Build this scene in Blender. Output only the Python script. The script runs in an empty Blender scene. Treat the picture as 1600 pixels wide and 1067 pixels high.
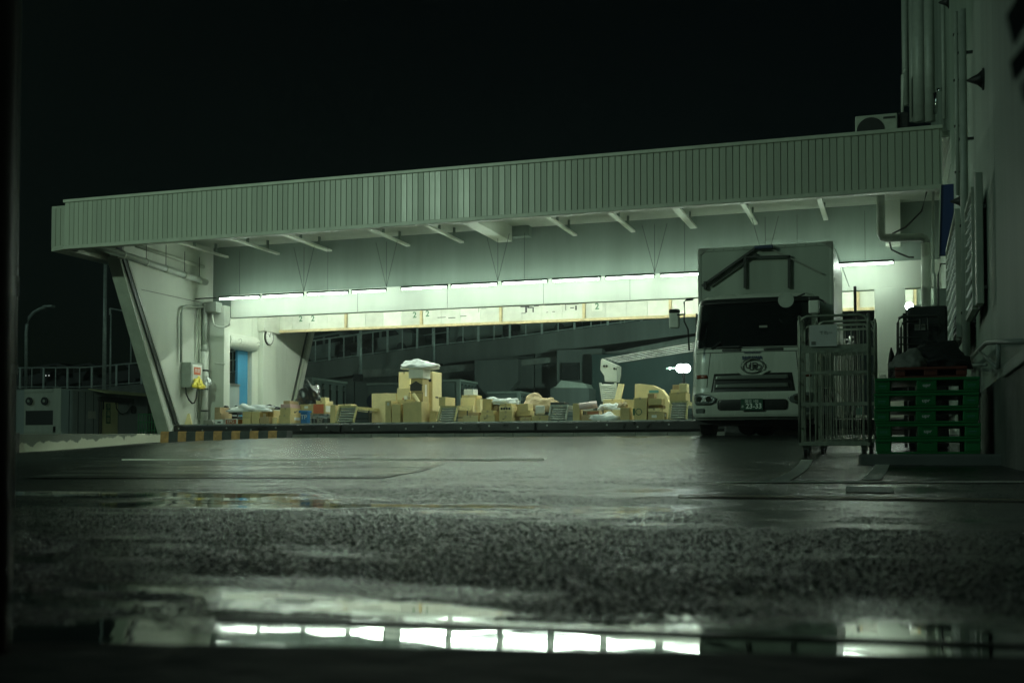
import bpy, bmesh, math, random
from mathutils import Vector, Matrix
random.seed(7)
R = math.radians
S = bpy.context.scene
C = S.collection
# ------------------------------------------------------------------ camera
HC = 0.6
YAW, PITCH, F = R(18.58), R(1.9), 1800.0
PV = 651.5
cam = bpy.data.cameras.new('camera'); co = bpy.data.objects.new('camera', cam); C.objects.link(co)
co.location = (0, 0, HC); co.rotation_euler = (R(90)+PITCH, 0, YAW)
cam.sensor_width = 36; cam.lens = 36*F/1600; cam.shift_y = (PV-533.5)/1600
cam.clip_start = .05; cam.clip_end = 600
cam.dof.use_dof = True; cam.dof.focus_distance = 22; cam.dof.aperture_fstop = 8.0
S.camera = co
# ------------------------------------------------------------------ world, added fill sun, exposure
W = bpy.data.worlds.new('World'); S.world = W; W.use_nodes = True
nt = W.node_tree
sky = nt.nodes.new('ShaderNodeTexSky'); sky.sky_type = 'NISHITA'; sky.sun_disc = False
sky.sun_elevation = R(24); sky.sun_rotation = R(215)
sky.air_density = 1.0; sky.ozone_density = 0.6
tint = nt.nodes.new('ShaderNodeMix'); tint.data_type = 'RGBA'; tint.blend_type = 'MULTIPLY'; tint.inputs[0].default_value = 1
tint.inputs[7].default_value = (.6, 1, .72, 1)
nt.links.new(sky.outputs[0], tint.inputs[6]); nt.links.new(tint.outputs[2], nt.nodes['Background'].inputs[0])
nt.nodes['Background'].inputs[1].default_value = 0.0005
sl = bpy.data.lights.new('sun', 'SUN'); so = bpy.data.objects.new('sun', sl); C.objects.link(so)
sl.energy = 0.15; sl.angle = R(12); sl.color = (.6, 1, .85)  # soft fill added from front left to lift the dim foreground
so.rotation_euler = (R(66), 0, R(-35))
S.view_settings.view_transform = 'Standard'; S.view_settings.look = 'None'
S.view_settings.exposure = 0; S.view_settings.gamma = 1; S.view_settings.use_curve_mapping = False
cy = S.cycles
cy.use_denoising = True; cy.max_bounces = 7; cy.diffuse_bounces = 4; cy.glossy_bounces = 3
cy.sample_clamp_indirect = 12.0; cy.sample_clamp_direct = 30.0; cy.caustics_reflective = False; cy.caustics_refractive = False
# ------------------------------------------------------------------ projection helpers (photo pixel -> point on a real plane)
RM = Matrix.Rotation(YAW, 3, 'Z') @ Matrix.Rotation(R(90)+PITCH, 3, 'X')
CO = Vector((0, 0, HC))
def ray(u, v): return RM @ Vector(((u-800)/F, -(v-PV)/F, -1))
def PY(u, v, Y): d = ray(u, v); return CO + d*(Y/d.y)
def PX(u, v, X): d = ray(u, v); return CO + d*(X/d.x)
def PZ(u, v, Z): d = ray(u, v); return CO + d*((Z-HC)/d.z)
def XU(u, Y, v=620): return PY(u, v, Y).x
def ZV(v, Y, u=800): return PY(u, v, Y).z
PTS = [(-60, .47), (8.5, .475), (11, .505), (13.7, .577), (17, .74), (20.3, .94), (21.6, .965), (23, .9), (26, .55), (30, .5), (400, .5)]
def lin(y):
    for (a, za), (b, zb) in zip(PTS, PTS[1:]):
        if y <= b: return za + (zb-za)*(max(y, a)-a)/(b-a)
    return .5
def gz(x, y):
    s = max(0.0, -12-x); yy = y - .8*s if s < 9 else y-7.2
    z = sum(lin(yy+o) for o in (-.35, -.18, 0, .18, .35))/5
    return z
def G(u, v):
    d = ray(u, v); t = .3
    while t < 60:
        p = CO + d*t
        if p.z <= gz(p.x, p.y): return p
        t += .01
    return CO + d*60
# ------------------------------------------------------------------ materials
def mat(name, col, rough=.6, metal=0, var=.0, vs=3.0, bump=0, bs=60, streak=False, coat=0, spec=.5, rv=0, var2=None):
    m = bpy.data.materials.new(name); m.use_nodes = True
    n = m.node_tree.nodes; l = m.node_tree.links; b = n['Principled BSDF']
    b.inputs['Base Color'].default_value = (*col, 1); b.inputs['Roughness'].default_value = rough
    b.inputs['Metallic'].default_value = metal; b.inputs['Specular IOR Level'].default_value = spec
    b.inputs['Coat Weight'].default_value = coat
    tc = n.new('ShaderNodeTexCoord')
    if var or rv:
        mp = n.new('ShaderNodeMapping'); l.new(tc.outputs['Object'], mp.inputs[0])
        if streak: mp.inputs['Scale'].default_value = (1, 1, .12)
        t = n.new('ShaderNodeTexNoise'); t.inputs['Scale'].default_value = vs; t.inputs['Detail'].default_value = 6
        t.inputs['Roughness'].default_value = .62
        l.new(mp.outputs[0], t.inputs['Vector'])
        if var:
            cr = n.new('ShaderNodeValToRGB'); cr.color_ramp.elements[0].position = .32; cr.color_ramp.elements[1].position = .68
            lo = var2 if var2 else tuple(c*(1-var) for c in col)
            cr.color_ramp.elements[0].color = (*lo, 1); cr.color_ramp.elements[1].color = (*[min(1, c*(1+var*.35)) for c in col], 1)
            l.new(t.outputs[0], cr.inputs[0]); l.new(cr.outputs[0], b.inputs['Base Color'])
        if rv:
            mr = n.new('ShaderNodeMapRange'); mr.inputs[1].default_value = .3; mr.inputs[2].default_value = .7
            mr.inputs[3].default_value = max(0, rough-rv); mr.inputs[4].default_value = min(1, rough+rv)
            l.new(t.outputs[0], mr.inputs[0]); l.new(mr.outputs[0], b.inputs['Roughness'])
    if bump:
        t2 = n.new('ShaderNodeTexNoise'); t2.inputs['Scale'].default_value = bs; t2.inputs['Detail'].default_value = 4
        l.new(tc.outputs['Object'], t2.inputs['Vector'])
        bp = n.new('ShaderNodeBump'); bp.inputs['Strength'].default_value = bump; bp.inputs['Distance'].default_value = .02
        l.new(t2.outputs[0], bp.inputs['Height']); l.new(bp.outputs[0], b.inputs['Normal'])
    return m
def per_panel(m, amt=.22, ra=.14):
    n = m.node_tree.nodes; l = m.node_tree.links; b = n['Principled BSDF']
    oi = n.new('ShaderNodeObjectInfo'); src = b.inputs['Base Color'].links[0].from_socket
    mr = n.new('ShaderNodeMapRange'); mr.inputs[3].default_value = 1-amt; mr.inputs[4].default_value = 1+amt*.6; l.new(oi.outputs['Random'], mr.inputs[0])
    hs = n.new('ShaderNodeHueSaturation'); l.new(mr.outputs[0], hs.inputs['Value']); l.new(src, hs.inputs['Color']); l.new(hs.outputs[0], b.inputs['Base Color'])
    if ra and b.inputs['Roughness'].links:
        s2 = b.inputs['Roughness'].links[0].from_socket; a = n.new('ShaderNodeMath'); a.operation = 'MULTIPLY_ADD'
        l.new(oi.outputs['Random'], a.inputs[0]); a.inputs[1].default_value = -ra; l.new(s2, a.inputs[2]); l.new(a.outputs[0], b.inputs['Roughness'])
def emis(name, col, s):
    m = bpy.data.materials.new(name); m.use_nodes = True; b = m.node_tree.nodes['Principled BSDF']
    b.inputs['Base Color'].default_value = (.8, .8, .8, 1)
    b.inputs['Emission Color'].default_value = (*col, 1); b.inputs['Emission Strength'].default_value = s
    return m
M = dict(
 wall=mat('wall_paint', (.62, .66, .58), .65, var=.14, vs=1.2, bump=.06, bs=30, streak=True),
 soffit=mat('shaded_wall_paint', (.19, .24, .205), .7, var=.2, vs=1.5, bump=.08, bs=20, streak=True),  # wall tone darkened to stand for the shade above the tube row
 ceil=mat('ceiling_paint', (.42, .46, .40), .7, var=.15, vs=2),
 clad=mat('cladding_paint', (.34, .38, .31), .42, var=.16, vs=2.2, streak=True, rv=.12, bump=.08, bs=6),
 trim=mat('trim_paint', (.42, .46, .38), .45, var=.2, vs=3),
 pipe=mat('pipe_paint', (.36, .40, .35), .4, var=.2, vs=5, rv=.1),
 pipew=mat('pale_pipe_paint', (.62, .65, .58), .45, var=.12, vs=4),
 dark=mat('dark_metal', (.03, .035, .03), .5, var=.3, vs=8),
 steel=mat('zinc_steel', (.42, .44, .42), .35, metal=.8, var=.3, vs=12, rv=.12),
 rubber=mat('black_rubber', (.012, .014, .013), .38, var=.4, vs=5, bump=.3, bs=14, rv=.15),
 conc=mat('concrete', (.24, .25, .22), .75, var=.35, vs=3, bump=.3, bs=40),
 dconc=mat('dark_concrete', (.16, .175, .16), .8, var=.4, vs=.7, bump=.2, bs=10, streak=True),
 kraft=mat('kraft_card', (.62, .50, .24), .75, var=.12, vs=5, bump=.05, bs=40),
 kraft2=mat('pale_kraft_card', (.78, .66, .36), .7, var=.1, vs=5, bump=.05, bs=40),
 kraft3=mat('brown_card', (.46, .34, .19), .78, var=.14, vs=5, bump=.05, bs=40),
 whitec=mat('white_card', (.74, .76, .72), .6, var=.06, vs=6),
 pinkc=mat('pink_card', (.66, .44, .42), .65, var=.1, vs=6),
 redc=mat('orange_red_print', (.62, .14, .05), .6, var=.1, vs=6),
 orangec=mat('orange_print', (.70, .28, .04), .6, var=.1),
 brownp=mat('rust_brown_print', (.36, .12, .05), .6, var=.1),
 tape=mat('packing_tape', (.44, .35, .20), .3, spec=.6),
 ink=mat('black_ink', (.02, .02, .02), .6),
 greenink=mat('green_ink', (.04, .13, .06), .6),
 teal=mat('teal_label', (.12, .32, .28), .5),
 bluep=mat('blue_plastic', (.015, .16, .42), .4, var=.1, vs=5),
 bluedoor=mat('blue_painted_panel', (.06, .27, .46), .5, var=.12, vs=2, streak=True),
 bag=mat('white_plastic_bag', (.74, .78, .78), .3, var=.1, vs=8, bump=.5, bs=14),
 bbag=mat('black_plastic_bag', (.012, .013, .014), .12, bump=.9, bs=9, spec=.8),
 brownbag=mat('brown_paper_bag', (.48, .36, .2), .7, var=.15, vs=6, bump=.7, bs=12),
 pinkbag=mat('pale_pink_wrap', (.70, .55, .54), .4, bump=.4, bs=14),
 wood=mat('raw_timber', (.52, .42, .24), .7, var=.3, vs=9, streak=False, bump=.1, bs=60),
 board=mat('cream_board', (.55, .57, .50), .6, var=.14, vs=4),
 truckw=mat('truck_white_paint', (.45, .49, .43), .28, var=.12, vs=2.2, coat=.4, rv=.08, streak=True),
 boxw=mat('cargo_box_panel', (.30, .34, .29), .4, var=.2, vs=1.6, rv=.1, streak=True),
 glass=mat('dark_windscreen_glass', (.006, .009, .009), .06, spec=.6),
 chrome=mat('chrome', (.5, .52, .5), .14, metal=1),
 grille=mat('grille_black', (.012, .014, .013), .4),
 slat=mat('grille_slat_grey', (.16, .18, .16), .3, metal=.4),
 lens=mat('lamp_lens', (.10, .12, .11), .1, spec=.8, var=.5, vs=30, bump=.4, bs=40),
 amber=mat('amber_lens', (.16, .035, .012), .25),
 plateg=mat('plate_green', (.012, .06, .035), .45),
 platew=mat('plate_white', (.72, .78, .72), .5),
 navy=mat('navy_print', (.03, .045, .09), .5),
 green=mat('pallet_green_plastic', (.011, .22, .06), .38, var=.25, vs=5, rv=.1, bump=.1, bs=30),
 rust=mat('rust_red_paint', (.17, .035, .022), .6, var=.4, vs=8),
 cover=mat('black_cover_cloth', (.014, .017, .016), .6, bump=.7, bs=7),
 cage=mat('cage_zinc', (.36, .40, .32), .4, metal=.2, var=.35, vs=14, rv=.12),
 gwall=mat('warehouse_wall_paint', (.38, .45, .38), .6, var=.25, vs=.9, bump=.35, bs=45, streak=True),
 gbase=mat('warehouse_plinth', (.17, .19, .165), .75, var=.35, vs=2.5, bump=.5, bs=30),
 bluesign=mat('blue_sign_paint', (.01, .03, .12), .5, var=.1),
 black=mat('black_paint', (.015, .017, .016), .5),
 yel=mat('yellow_plastic', (.72, .60, .05), .45),
 yrail=mat('faded_yellow_paint', (.5, .46, .22), .5, var=.4, vs=14),
 ykerb=mat('orange_kerb_paint', (.52, .29, .10), .65, var=.35, vs=9, bump=.3, bs=30),
 bkerb=mat('black_kerb_paint', (.05, .06, .055), .65, var=.4, vs=9, bump=.3, bs=30),
 pallw=mat('pale_cabin_panel', (.52, .56, .48), .55, var=.2, vs=2, streak=True),
 cabin=mat('grey_blue_cabin_panel', (.34, .40, .39), .55, var=.15, vs=2, streak=True),
 ydoor=mat('pale_yellow_door', (.60, .62, .32), .55, var=.12, vs=3),
 rail=mat('galvanised_rail', (.50, .56, .53), .45, metal=.3, var=.3, vs=6),
 far=mat('far_truck_panel', (.17, .20, .18), .5, var=.15, vs=2),
 leaf=mat('leaf_green', (.02, .10, .012), .45),
 maroon=mat('maroon_post_paint', (.055, .008, .006), .5),
 mark=mat('worn_white_marking', (.72, .76, .66), .5, var=.3, vs=7, bump=.5, bs=110, rv=.2),
 ymark=mat('worn_yellow_marking', (.20, .18, .08), .5, var=.5, vs=7, bump=.5, bs=110, rv=.2),
 tube=emis('lit_tube', (.80, 1.0, .83), 84), tube2=emis('lit_inner_tube', (.84, 1.0, .82), 300),
 flood=emis('lit_floodlight', (.80, 1.0, .92), 24),
 lampe=emis('lit_lamp', (.86, 1.0, .94), 40),
 tiny=emis('lit_tail', (.9, 1, .95), .8),
)
per_panel(M['clad'], .13, .16)
for k_ in ('kraft', 'kraft2', 'kraft3', 'board'): per_panel(M[k_], .2, 0)
# low wall: grey concrete with ragged remains of white paint low down
def lowwall_mat():
    m = mat('concrete_with_flaking_white_paint', (.13, .15, .12), .75, bump=.3, bs=25)
    n = m.node_tree.nodes; l = m.node_tree.links; b = n['Principled BSDF']
    tc = n.new('ShaderNodeTexCoord'); sp = n.new('ShaderNodeSeparateXYZ'); l.new(tc.outputs['Object'], sp.inputs[0])
    t = n.new('ShaderNodeTexNoise'); t.inputs['Scale'].default_value = 3.5; t.inputs['Detail'].default_value = 8
    mp = n.new('ShaderNodeMapping'); mp.inputs['Scale'].default_value = (1, 1, .35); l.new(tc.outputs['Object'], mp.inputs[0]); l.new(mp.outputs[0], t.inputs['Vector'])
    # paint limit falls toward the near end of the wall
    a = n.new('ShaderNodeMath'); a.operation = 'MULTIPLY_ADD'; l.new(sp.outputs[1], a.inputs[0]); a.inputs[1].default_value = -.07; a.inputs[2].default_value = 0
    b2 = n.new('ShaderNodeMath'); b2.operation = 'ADD'; l.new(sp.outputs[2], b2.inputs[0]); l.new(a.outputs[0], b2.inputs[1])
    c = n.new('ShaderNodeMath'); c.operation = 'MULTIPLY_ADD'; l.new(t.outputs[0], c.inputs[0]); c.inputs[1].default_value = -.40; l.new(b2.outputs[0], c.inputs[2])
    r = n.new('ShaderNodeMapRange'); r.inputs[1].default_value = .745; r.inputs[2].default_value = .715; l.new(c.outputs[0], r.inputs[0])
    mx = n.new('ShaderNodeMix'); mx.data_type = 'RGBA'; l.new(r.outputs[0], mx.inputs[0])
    mx.inputs[6].default_value = (.13, .15, .12, 1); mx.inputs[7].default_value = (.52, .54, .42, 1)
    l.new(mx.outputs[2], b.inputs['Base Color'])
    return m
M['lowwall'] = lowwall_mat()
def asphalt(name, base, rlo, rhi, pud=True, bumpk=1.0):
    m = bpy.data.materials.new(name); m.use_nodes = True
    n = m.node_tree.nodes; l = m.node_tree.links; b = n['Principled BSDF']
    g = n.new('ShaderNodeNewGeometry'); sp = n.new('ShaderNodeSeparateXYZ'); l.new(g.outputs['Position'], sp.inputs[0])
    def noise(sc, det=4, scale=(1, 1, 1), ro=.55):
        mp = n.new('ShaderNodeMapping'); mp.inputs['Scale'].default_value = scale; l.new(g.outputs['Position'], mp.inputs[0])
        t = n.new('ShaderNodeTexNoise'); t.inputs['Scale'].default_value = sc; t.inputs['Detail'].default_value = det; t.inputs['Roughness'].default_value = ro
        l.new(mp.outputs[0], t.inputs['Vector']); return t.outputs[0]
    def mr(x, a, b_, c, d, sm=False):
        q = n.new('ShaderNodeMapRange'); q.inputs[1].default_value = a; q.inputs[2].default_value = b_; q.inputs[3].default_value = c; q.inputs[4].default_value = d
        if sm: q.interpolation_type = 'SMOOTHSTEP'
        l.new(x, q.inputs[0]); return q.outputs[0]
    def mth(op, x, y=None, z=None):
        q = n.new('ShaderNodeMath'); q.operation = op
        for i, k in enumerate((x, y, z)):
            if k is None: continue
            if isinstance(k, (int, float)): q.inputs[i].default_value = k
            else: l.new(k, q.inputs[i])
        return q.outputs[0]
    big = noise(.55, 5, (1, 1.6, 1)); mid = noise(1.7, 4, (.8, 1.4, 1)); grain = noise(95, 3, ro=.7); fine = noise(260, 2)
    wet = mr(mth('ADD', mth('MULTIPLY', big, .6), mth('MULTIPLY', mid, .4)), .44, .58, 0, 1, True)   # 1 = wetter, water between the stones
    rough = mr(wet, 0, 1, rhi, rlo)
    col = n.new('ShaderNodeValToRGB'); col.color_ramp.elements[0].position = .35; col.color_ramp.elements[1].position = .75
    col.color_ramp.elements[0].color = (*[c*.45 for c in base], 1); col.color_ramp.elements[1].color = (*[c*1.7 for c in base], 1)
    l.new(grain, col.inputs[0]); l.new(col.outputs[0], b.inputs['Base Color'])
    if pud:
        # standing water: the level strip in front of the kerb, and the shallow hollow further out on the left
        a1 = mr(sp.outputs[1], .92, 1.10, 1, 0, False)
        a1 = mr(mth('MULTIPLY_ADD', noise(7, 5, (1, 2.2, 1)), .9, a1), .88, 1.06, 0, 1, True)
        lx = mth('MULTIPLY', mr(sp.outputs[0], -2.7, -2.2, 0, 1, True), mr(sp.outputs[0], -1.6, -1.9, 0, 1, True))
        ly = mth('MULTIPLY', mr(sp.outputs[1], 2.75, 2.95, 0, 1, True), mr(sp.outputs[1], 3.5, 3.2, 0, 1, True))
        a2 = mr(mth('MULTIPLY_ADD', noise(3.5, 4, (1, 2, 1)), .8, mth('MULTIPLY', lx, ly)), 1.22, 1.4, 0, 1, True)
        puddle = mth('MAXIMUM', a1, a2)
        rough = mth('MULTIPLY', rough, mr(puddle, 0, 1, 1, 0)); rough = mth('ADD', rough, mr(puddle, 0, 1, 0, .035))
        bs = mth('MULTIPLY', mr(puddle, 0, 1, 1, .0), 1.0)
    else: bs = None
    l.new(rough, b.inputs['Roughness'])
    bw = mr(wet, 0, 1, 1.0, .42)
    strength = mth('MULTIPLY', bw, bs) if bs is not None else bw
    bp = n.new('ShaderNodeBump'); bp.inputs['Distance'].default_value = .011*bumpk
    l.new(mth('MULTIPLY', strength, .75), bp.inputs['Strength'])
    l.new(mth('ADD', grain, mth('MULTIPLY', fine, .35)), bp.inputs['Height'])
    rip = n.new('ShaderNodeBump'); rip.inputs['Distance'].default_value = .004; rip.inputs['Strength'].default_value = .12
    l.new(noise(7, 3, (.5, 1.6, 1)), rip.inputs['Height']); l.new(bp.outputs[0], rip.inputs['Normal'])
    l.new(rip.outputs[0], b.inputs['Normal'])
    b.inputs['Specular IOR Level'].default_value = .5
    return m
M['asphalt'] = asphalt('wet_asphalt', (.016, .020, .018), .15, .42)
M['patch'] = asphalt('wet_smooth_patch', (.05, .055, .05), .14, .27, False, .55)
def stone_mat():
    m = bpy.data.materials.new('wet_asphalt_stones'); m.use_nodes = True
    n = m.node_tree.nodes; l = m.node_tree.links; b = n['Principled BSDF']
    at = n.new('ShaderNodeAttribute'); at.attribute_name = 'film'
    g = n.new('ShaderNodeNewGeometry'); t = n.new('ShaderNodeTexNoise'); t.inputs['Scale'].default_value = 70; t.inputs['Detail'].default_value = 3
    l.new(g.outputs['Position'], t.inputs['Vector'])
    cr = n.new('ShaderNodeValToRGB'); cr.color_ramp.elements[0].position = .35; cr.color_ramp.elements[1].position = .7
    cr.color_ramp.elements[0].color = (.008, .010, .009, 1); cr.color_ramp.elements[1].color = (.034, .040, .036, 1)
    l.new(t.outputs[0], cr.inputs[0]); l.new(cr.outputs[0], b.inputs['Base Color'])
    mr = n.new('ShaderNodeMapRange'); mr.inputs[3].default_value = .25; mr.inputs[4].default_value = .022; l.new(at.outputs['Fac'], mr.inputs[0])
    t2 = n.new('ShaderNodeTexNoise'); t2.inputs['Scale'].default_value = 9; mp = n.new('ShaderNodeMapping'); mp.inputs['Scale'].default_value = (.7, 1.5, 1)
    l.new(g.outputs['Position'], mp.inputs[0]); l.new(mp.outputs[0], t2.inputs['Vector'])
    bp = n.new('ShaderNodeBump'); bp.inputs['Distance'].default_value = .004; bp.inputs['Strength'].default_value = .16
    l.new(t2.outputs[0], bp.inputs['Height']); l.new(bp.outputs[0], b.inputs['Normal'])
    sp = n.new('ShaderNodeSeparateXYZ'); l.new(g.outputs['Position'], sp.inputs[0])
    far = n.new('ShaderNodeMapRange'); far.inputs[1].default_value = 2.6; far.inputs[2].default_value = 6; far.inputs[3].default_value = 0; far.inputs[4].default_value = .12
    l.new(sp.outputs[1], far.inputs[0]); ad = n.new('ShaderNodeMath'); l.new(mr.outputs[0], ad.inputs[0]); fm = n.new('ShaderNodeMath'); fm.operation = 'MULTIPLY'; l.new(far.outputs[0], fm.inputs[0]); l.new(at.outputs['Fac'], fm.inputs[1]); l.new(fm.outputs[0], ad.inputs[1])   # beyond the mesh's resolution fine ripples go into roughness
    l.new(ad.outputs[0], b.inputs['Roughness']); b.inputs['IOR'].default_value = 1.4
    return m
M['stones'] = stone_mat()
# ------------------------------------------------------------------ mesh builder
def wloc(o):
    v = Vector((0, 0, 0))
    while o is not None: v += o.location; o = o.parent
    return v
class MB:
    def __init__(s): s.v = []; s.f = []
    def add(s, vs, fs):
        k = len(s.v); s.v += [Vector(p) for p in vs]; s.f += [tuple(i+k for i in f) for f in fs]; return s
    def box(s, x0, x1, y0, y1, z0, z1, rz=0, taper=0):
        x0, x1 = min(x0, x1), max(x0, x1); y0, y1 = min(y0, y1), max(y0, y1); z0, z1 = min(z0, z1), max(z0, z1)
        vs = [Vector(p) for p in ((x0, y0, z0), (x1, y0, z0), (x1, y1, z0), (x0, y1, z0), (x0, y0, z1), (x1, y0, z1), (x1, y1, z1), (x0, y1, z1))]
        c = Vector(((x0+x1)/2, (y0+y1)/2, 0))
        if rz:
            m = Matrix.Rotation(rz, 3, 'Z'); vs = [c + m @ (p-c) for p in vs]
        return s.add(vs, [(0, 3, 2, 1), (4, 5, 6, 7), (0, 1, 5, 4), (1, 2, 6, 5), (2, 3, 7, 6), (3, 0, 4, 7)])
    def tube(s, pts, r, n=8, cap=True, r2=None):
        pts = [Vector(p) for p in pts]; rings = []
        for i, p in enumerate(pts):
            a = pts[max(i-1, 0)]; b = pts[min(i+1, len(pts)-1)]; t = (b-a).normalized()
            up = Vector((0, 0, 1)) if abs(t.z) < .9 else Vector((1, 0, 0))
            x = t.cross(up).normalized(); y = t.cross(x).normalized()
            rr = r if r2 is None else r + (r2-r)*i/(len(pts)-1)
            rings.append([p + (x*math.cos(2*math.pi*k/n) + y*math.sin(2*math.pi*k/n))*rr for k in range(n)])
        vs = [q for g in rings for q in g]; fs = []
        for i in range(len(pts)-1):
            for k in range(n): fs.append((i*n+k, i*n+(k+1) % n, (i+1)*n+(k+1) % n, (i+1)*n+k))
        if cap: fs += [tuple(range(n-1, -1, -1)), tuple((len(pts)-1)*n+k for k in range(n))]
        return s.add(vs, fs)
    def bar(s, p, q, w, h=None):                       # rectangular bar between two points
        h = h or w; p = Vector(p); q = Vector(q); t = (q-p).normalized()
        up = Vector((0, 0, 1)) if abs(t.z) < .95 else Vector((0, 1, 0))
        x = t.cross(up).normalized()*w/2; y = x.normalized().cross(t).normalized()*h/2
        vs = [p-x-y, p+x-y, p+x+y, p-x+y, q-x-y, q+x-y, q+x+y, q-x+y]
        return s.add(vs, [(0, 1, 2, 3), (7, 6, 5, 4), (0, 4, 5, 1), (1, 5, 6, 2), (2, 6, 7, 3), (3, 7, 4, 0)])
    def prism(s, poly, ext):                           # planar polygon (list of points) swept along the vector ext
        poly = [Vector(p) for p in poly]; ext = Vector(ext); n = len(poly)
        return s.add(poly+[p+ext for p in poly], [tuple(range(n-1, -1, -1)), tuple(range(n, 2*n))]+[(i, (i+1) % n, n+(i+1) % n, n+i) for i in range(n)])
    def quad(s, *p): return s.add(p, [tuple(range(len(p)))])
    def mesh(s, name, off=Vector((0, 0, 0))):
        me = bpy.data.meshes.new(name); me.from_pydata([p-off for p in s.v], [], s.f); me.update()
        bm = bmesh.new(); bm.from_mesh(me); bmesh.ops.recalc_face_normals(bm, faces=bm.faces); bm.to_mesh(me); bm.free()
        return me
    def build(s, name, m, parent=None, bevel=0, smooth=False, label=None, kind=None, segs=2, loc=None):
        off = wloc(parent) if parent else Vector(loc or (0, 0, 0))
        me = s.mesh(name, off); o = bpy.data.objects.new(name, me); C.objects.link(o)
        me.materials.append(m if not isinstance(m, str) else M[m])
        if parent: o.parent = parent
        elif loc: o.location = loc
        if bevel:
            b = o.modifiers.new('bevel', 'BEVEL'); b.width = bevel; b.segments = segs; b.limit_method = 'ANGLE'; b.angle_limit = R(40)
        if smooth: me.polygons.foreach_set('use_smooth', [True]*len(me.polygons))
        if label: o['label'] = label
        if kind: o['kind'] = kind
        return o
def tag(o, label, cat, group=None):
    o['label'] = label; o['category'] = cat
    if group: o['group'] = group
    return o
def thing(name, label, cat, loc, group=None):
    o = bpy.data.objects.new(name, None); C.objects.link(o); o.location = loc; o.empty_display_size = .2
    return tag(o, label, cat, group)
def clone(o, name, dloc, parent=None):
    c = o.copy(); c.name = name; C.objects.link(c); c.location = o.location + Vector(dloc)
    if parent: c.parent = parent
    return c
def text(s, size, m, parent, p, name='lettering', face='front', ext=.002, sx=1.0, align='CENTER', bold=0):
    cu = bpy.data.curves.new(name, 'FONT'); cu.body = s; cu.size = size; cu.extrude = ext; cu.align_x = align; cu.align_y = 'CENTER'; cu.offset = bold
    t = bpy.data.objects.new('tmp', cu); C.objects.link(t); bpy.context.view_layer.update()
    me = bpy.data.meshes.new_from_object(t); bpy.data.objects.remove(t); me.name = name
    mm = Matrix.Rotation(R(90), 4, 'X') @ Matrix.Scale(sx, 4, Vector((1, 0, 0)))
    if face == 'right': mm = Matrix.Rotation(R(90), 4, 'Z') @ mm
    me.transform(Matrix.Translation(Vector(p) - wloc(parent)) @ mm)
    me.materials.clear(); me.materials.append(M[m])
    o = bpy.data.objects.new(name, me); C.objects.link(o); o.parent = parent
    return o
def struct(o): o['kind'] = 'structure'; return o
# ================================================================== GROUND
import numpy as np
def hsh(ix, iy, k):
    h = (ix.astype(np.int64)*374761393 + iy.astype(np.int64)*668265263 + k*974711) & 0xffffffff
    h = ((h ^ (h >> 13))*1274126177) & 0xffffffff
    return ((h ^ (h >> 16)) & 0xffffff)/float(0xffffff)
def vnoise(x, y, k=0):
    ix, iy = np.floor(x), np.floor(y); fx, fy = x-ix, y-iy
    fx = fx*fx*fx*(fx*(fx*6-15)+10); fy = fy*fy*fy*(fy*(fy*6-15)+10)
    a, b, c, d = hsh(ix, iy, k), hsh(ix+1, iy, k), hsh(ix, iy+1, k), hsh(ix+1, iy+1, k)
    return (a*(1-fx)+b*fx)*(1-fy)+(c*(1-fx)+d*fx)*fy
def fbm(x, y, k=0, o=4):
    t = 0; a = .5; n = 0
    for i in range(o): t = t+a*vnoise(x*2**i+17*i, y*2**i-9*i, k+i); n += a; a *= .5
    return t/n
def stones(x, y, cell, k):
    X, Y = x/cell, y/cell; ix, iy = np.floor(X), np.floor(Y); best = np.full(X.shape, -1.0)
    for dx in (-1, 0, 1):
        for dy in (-1, 0, 1):
            cx, cy_ = ix+dx, iy+dy; px = cx+.15+.7*hsh(cx, cy_, k); py = cy_+.15+.7*hsh(cx, cy_, k+1)
            r = .42+.35*hsh(cx, cy_, k+2); t = 1-((X-px)**2+(Y-py)**2)/(r*r)
            best = np.maximum(best, np.sign(t)*np.sqrt(np.abs(t))*(.35+.65*hsh(cx, cy_, k+3)))
    return np.maximum(best, -.25)
def sstep(a, b, x):
    t = np.clip((x-a)/(b-a), 0, 1); return t*t*(3-2*t)
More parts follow.
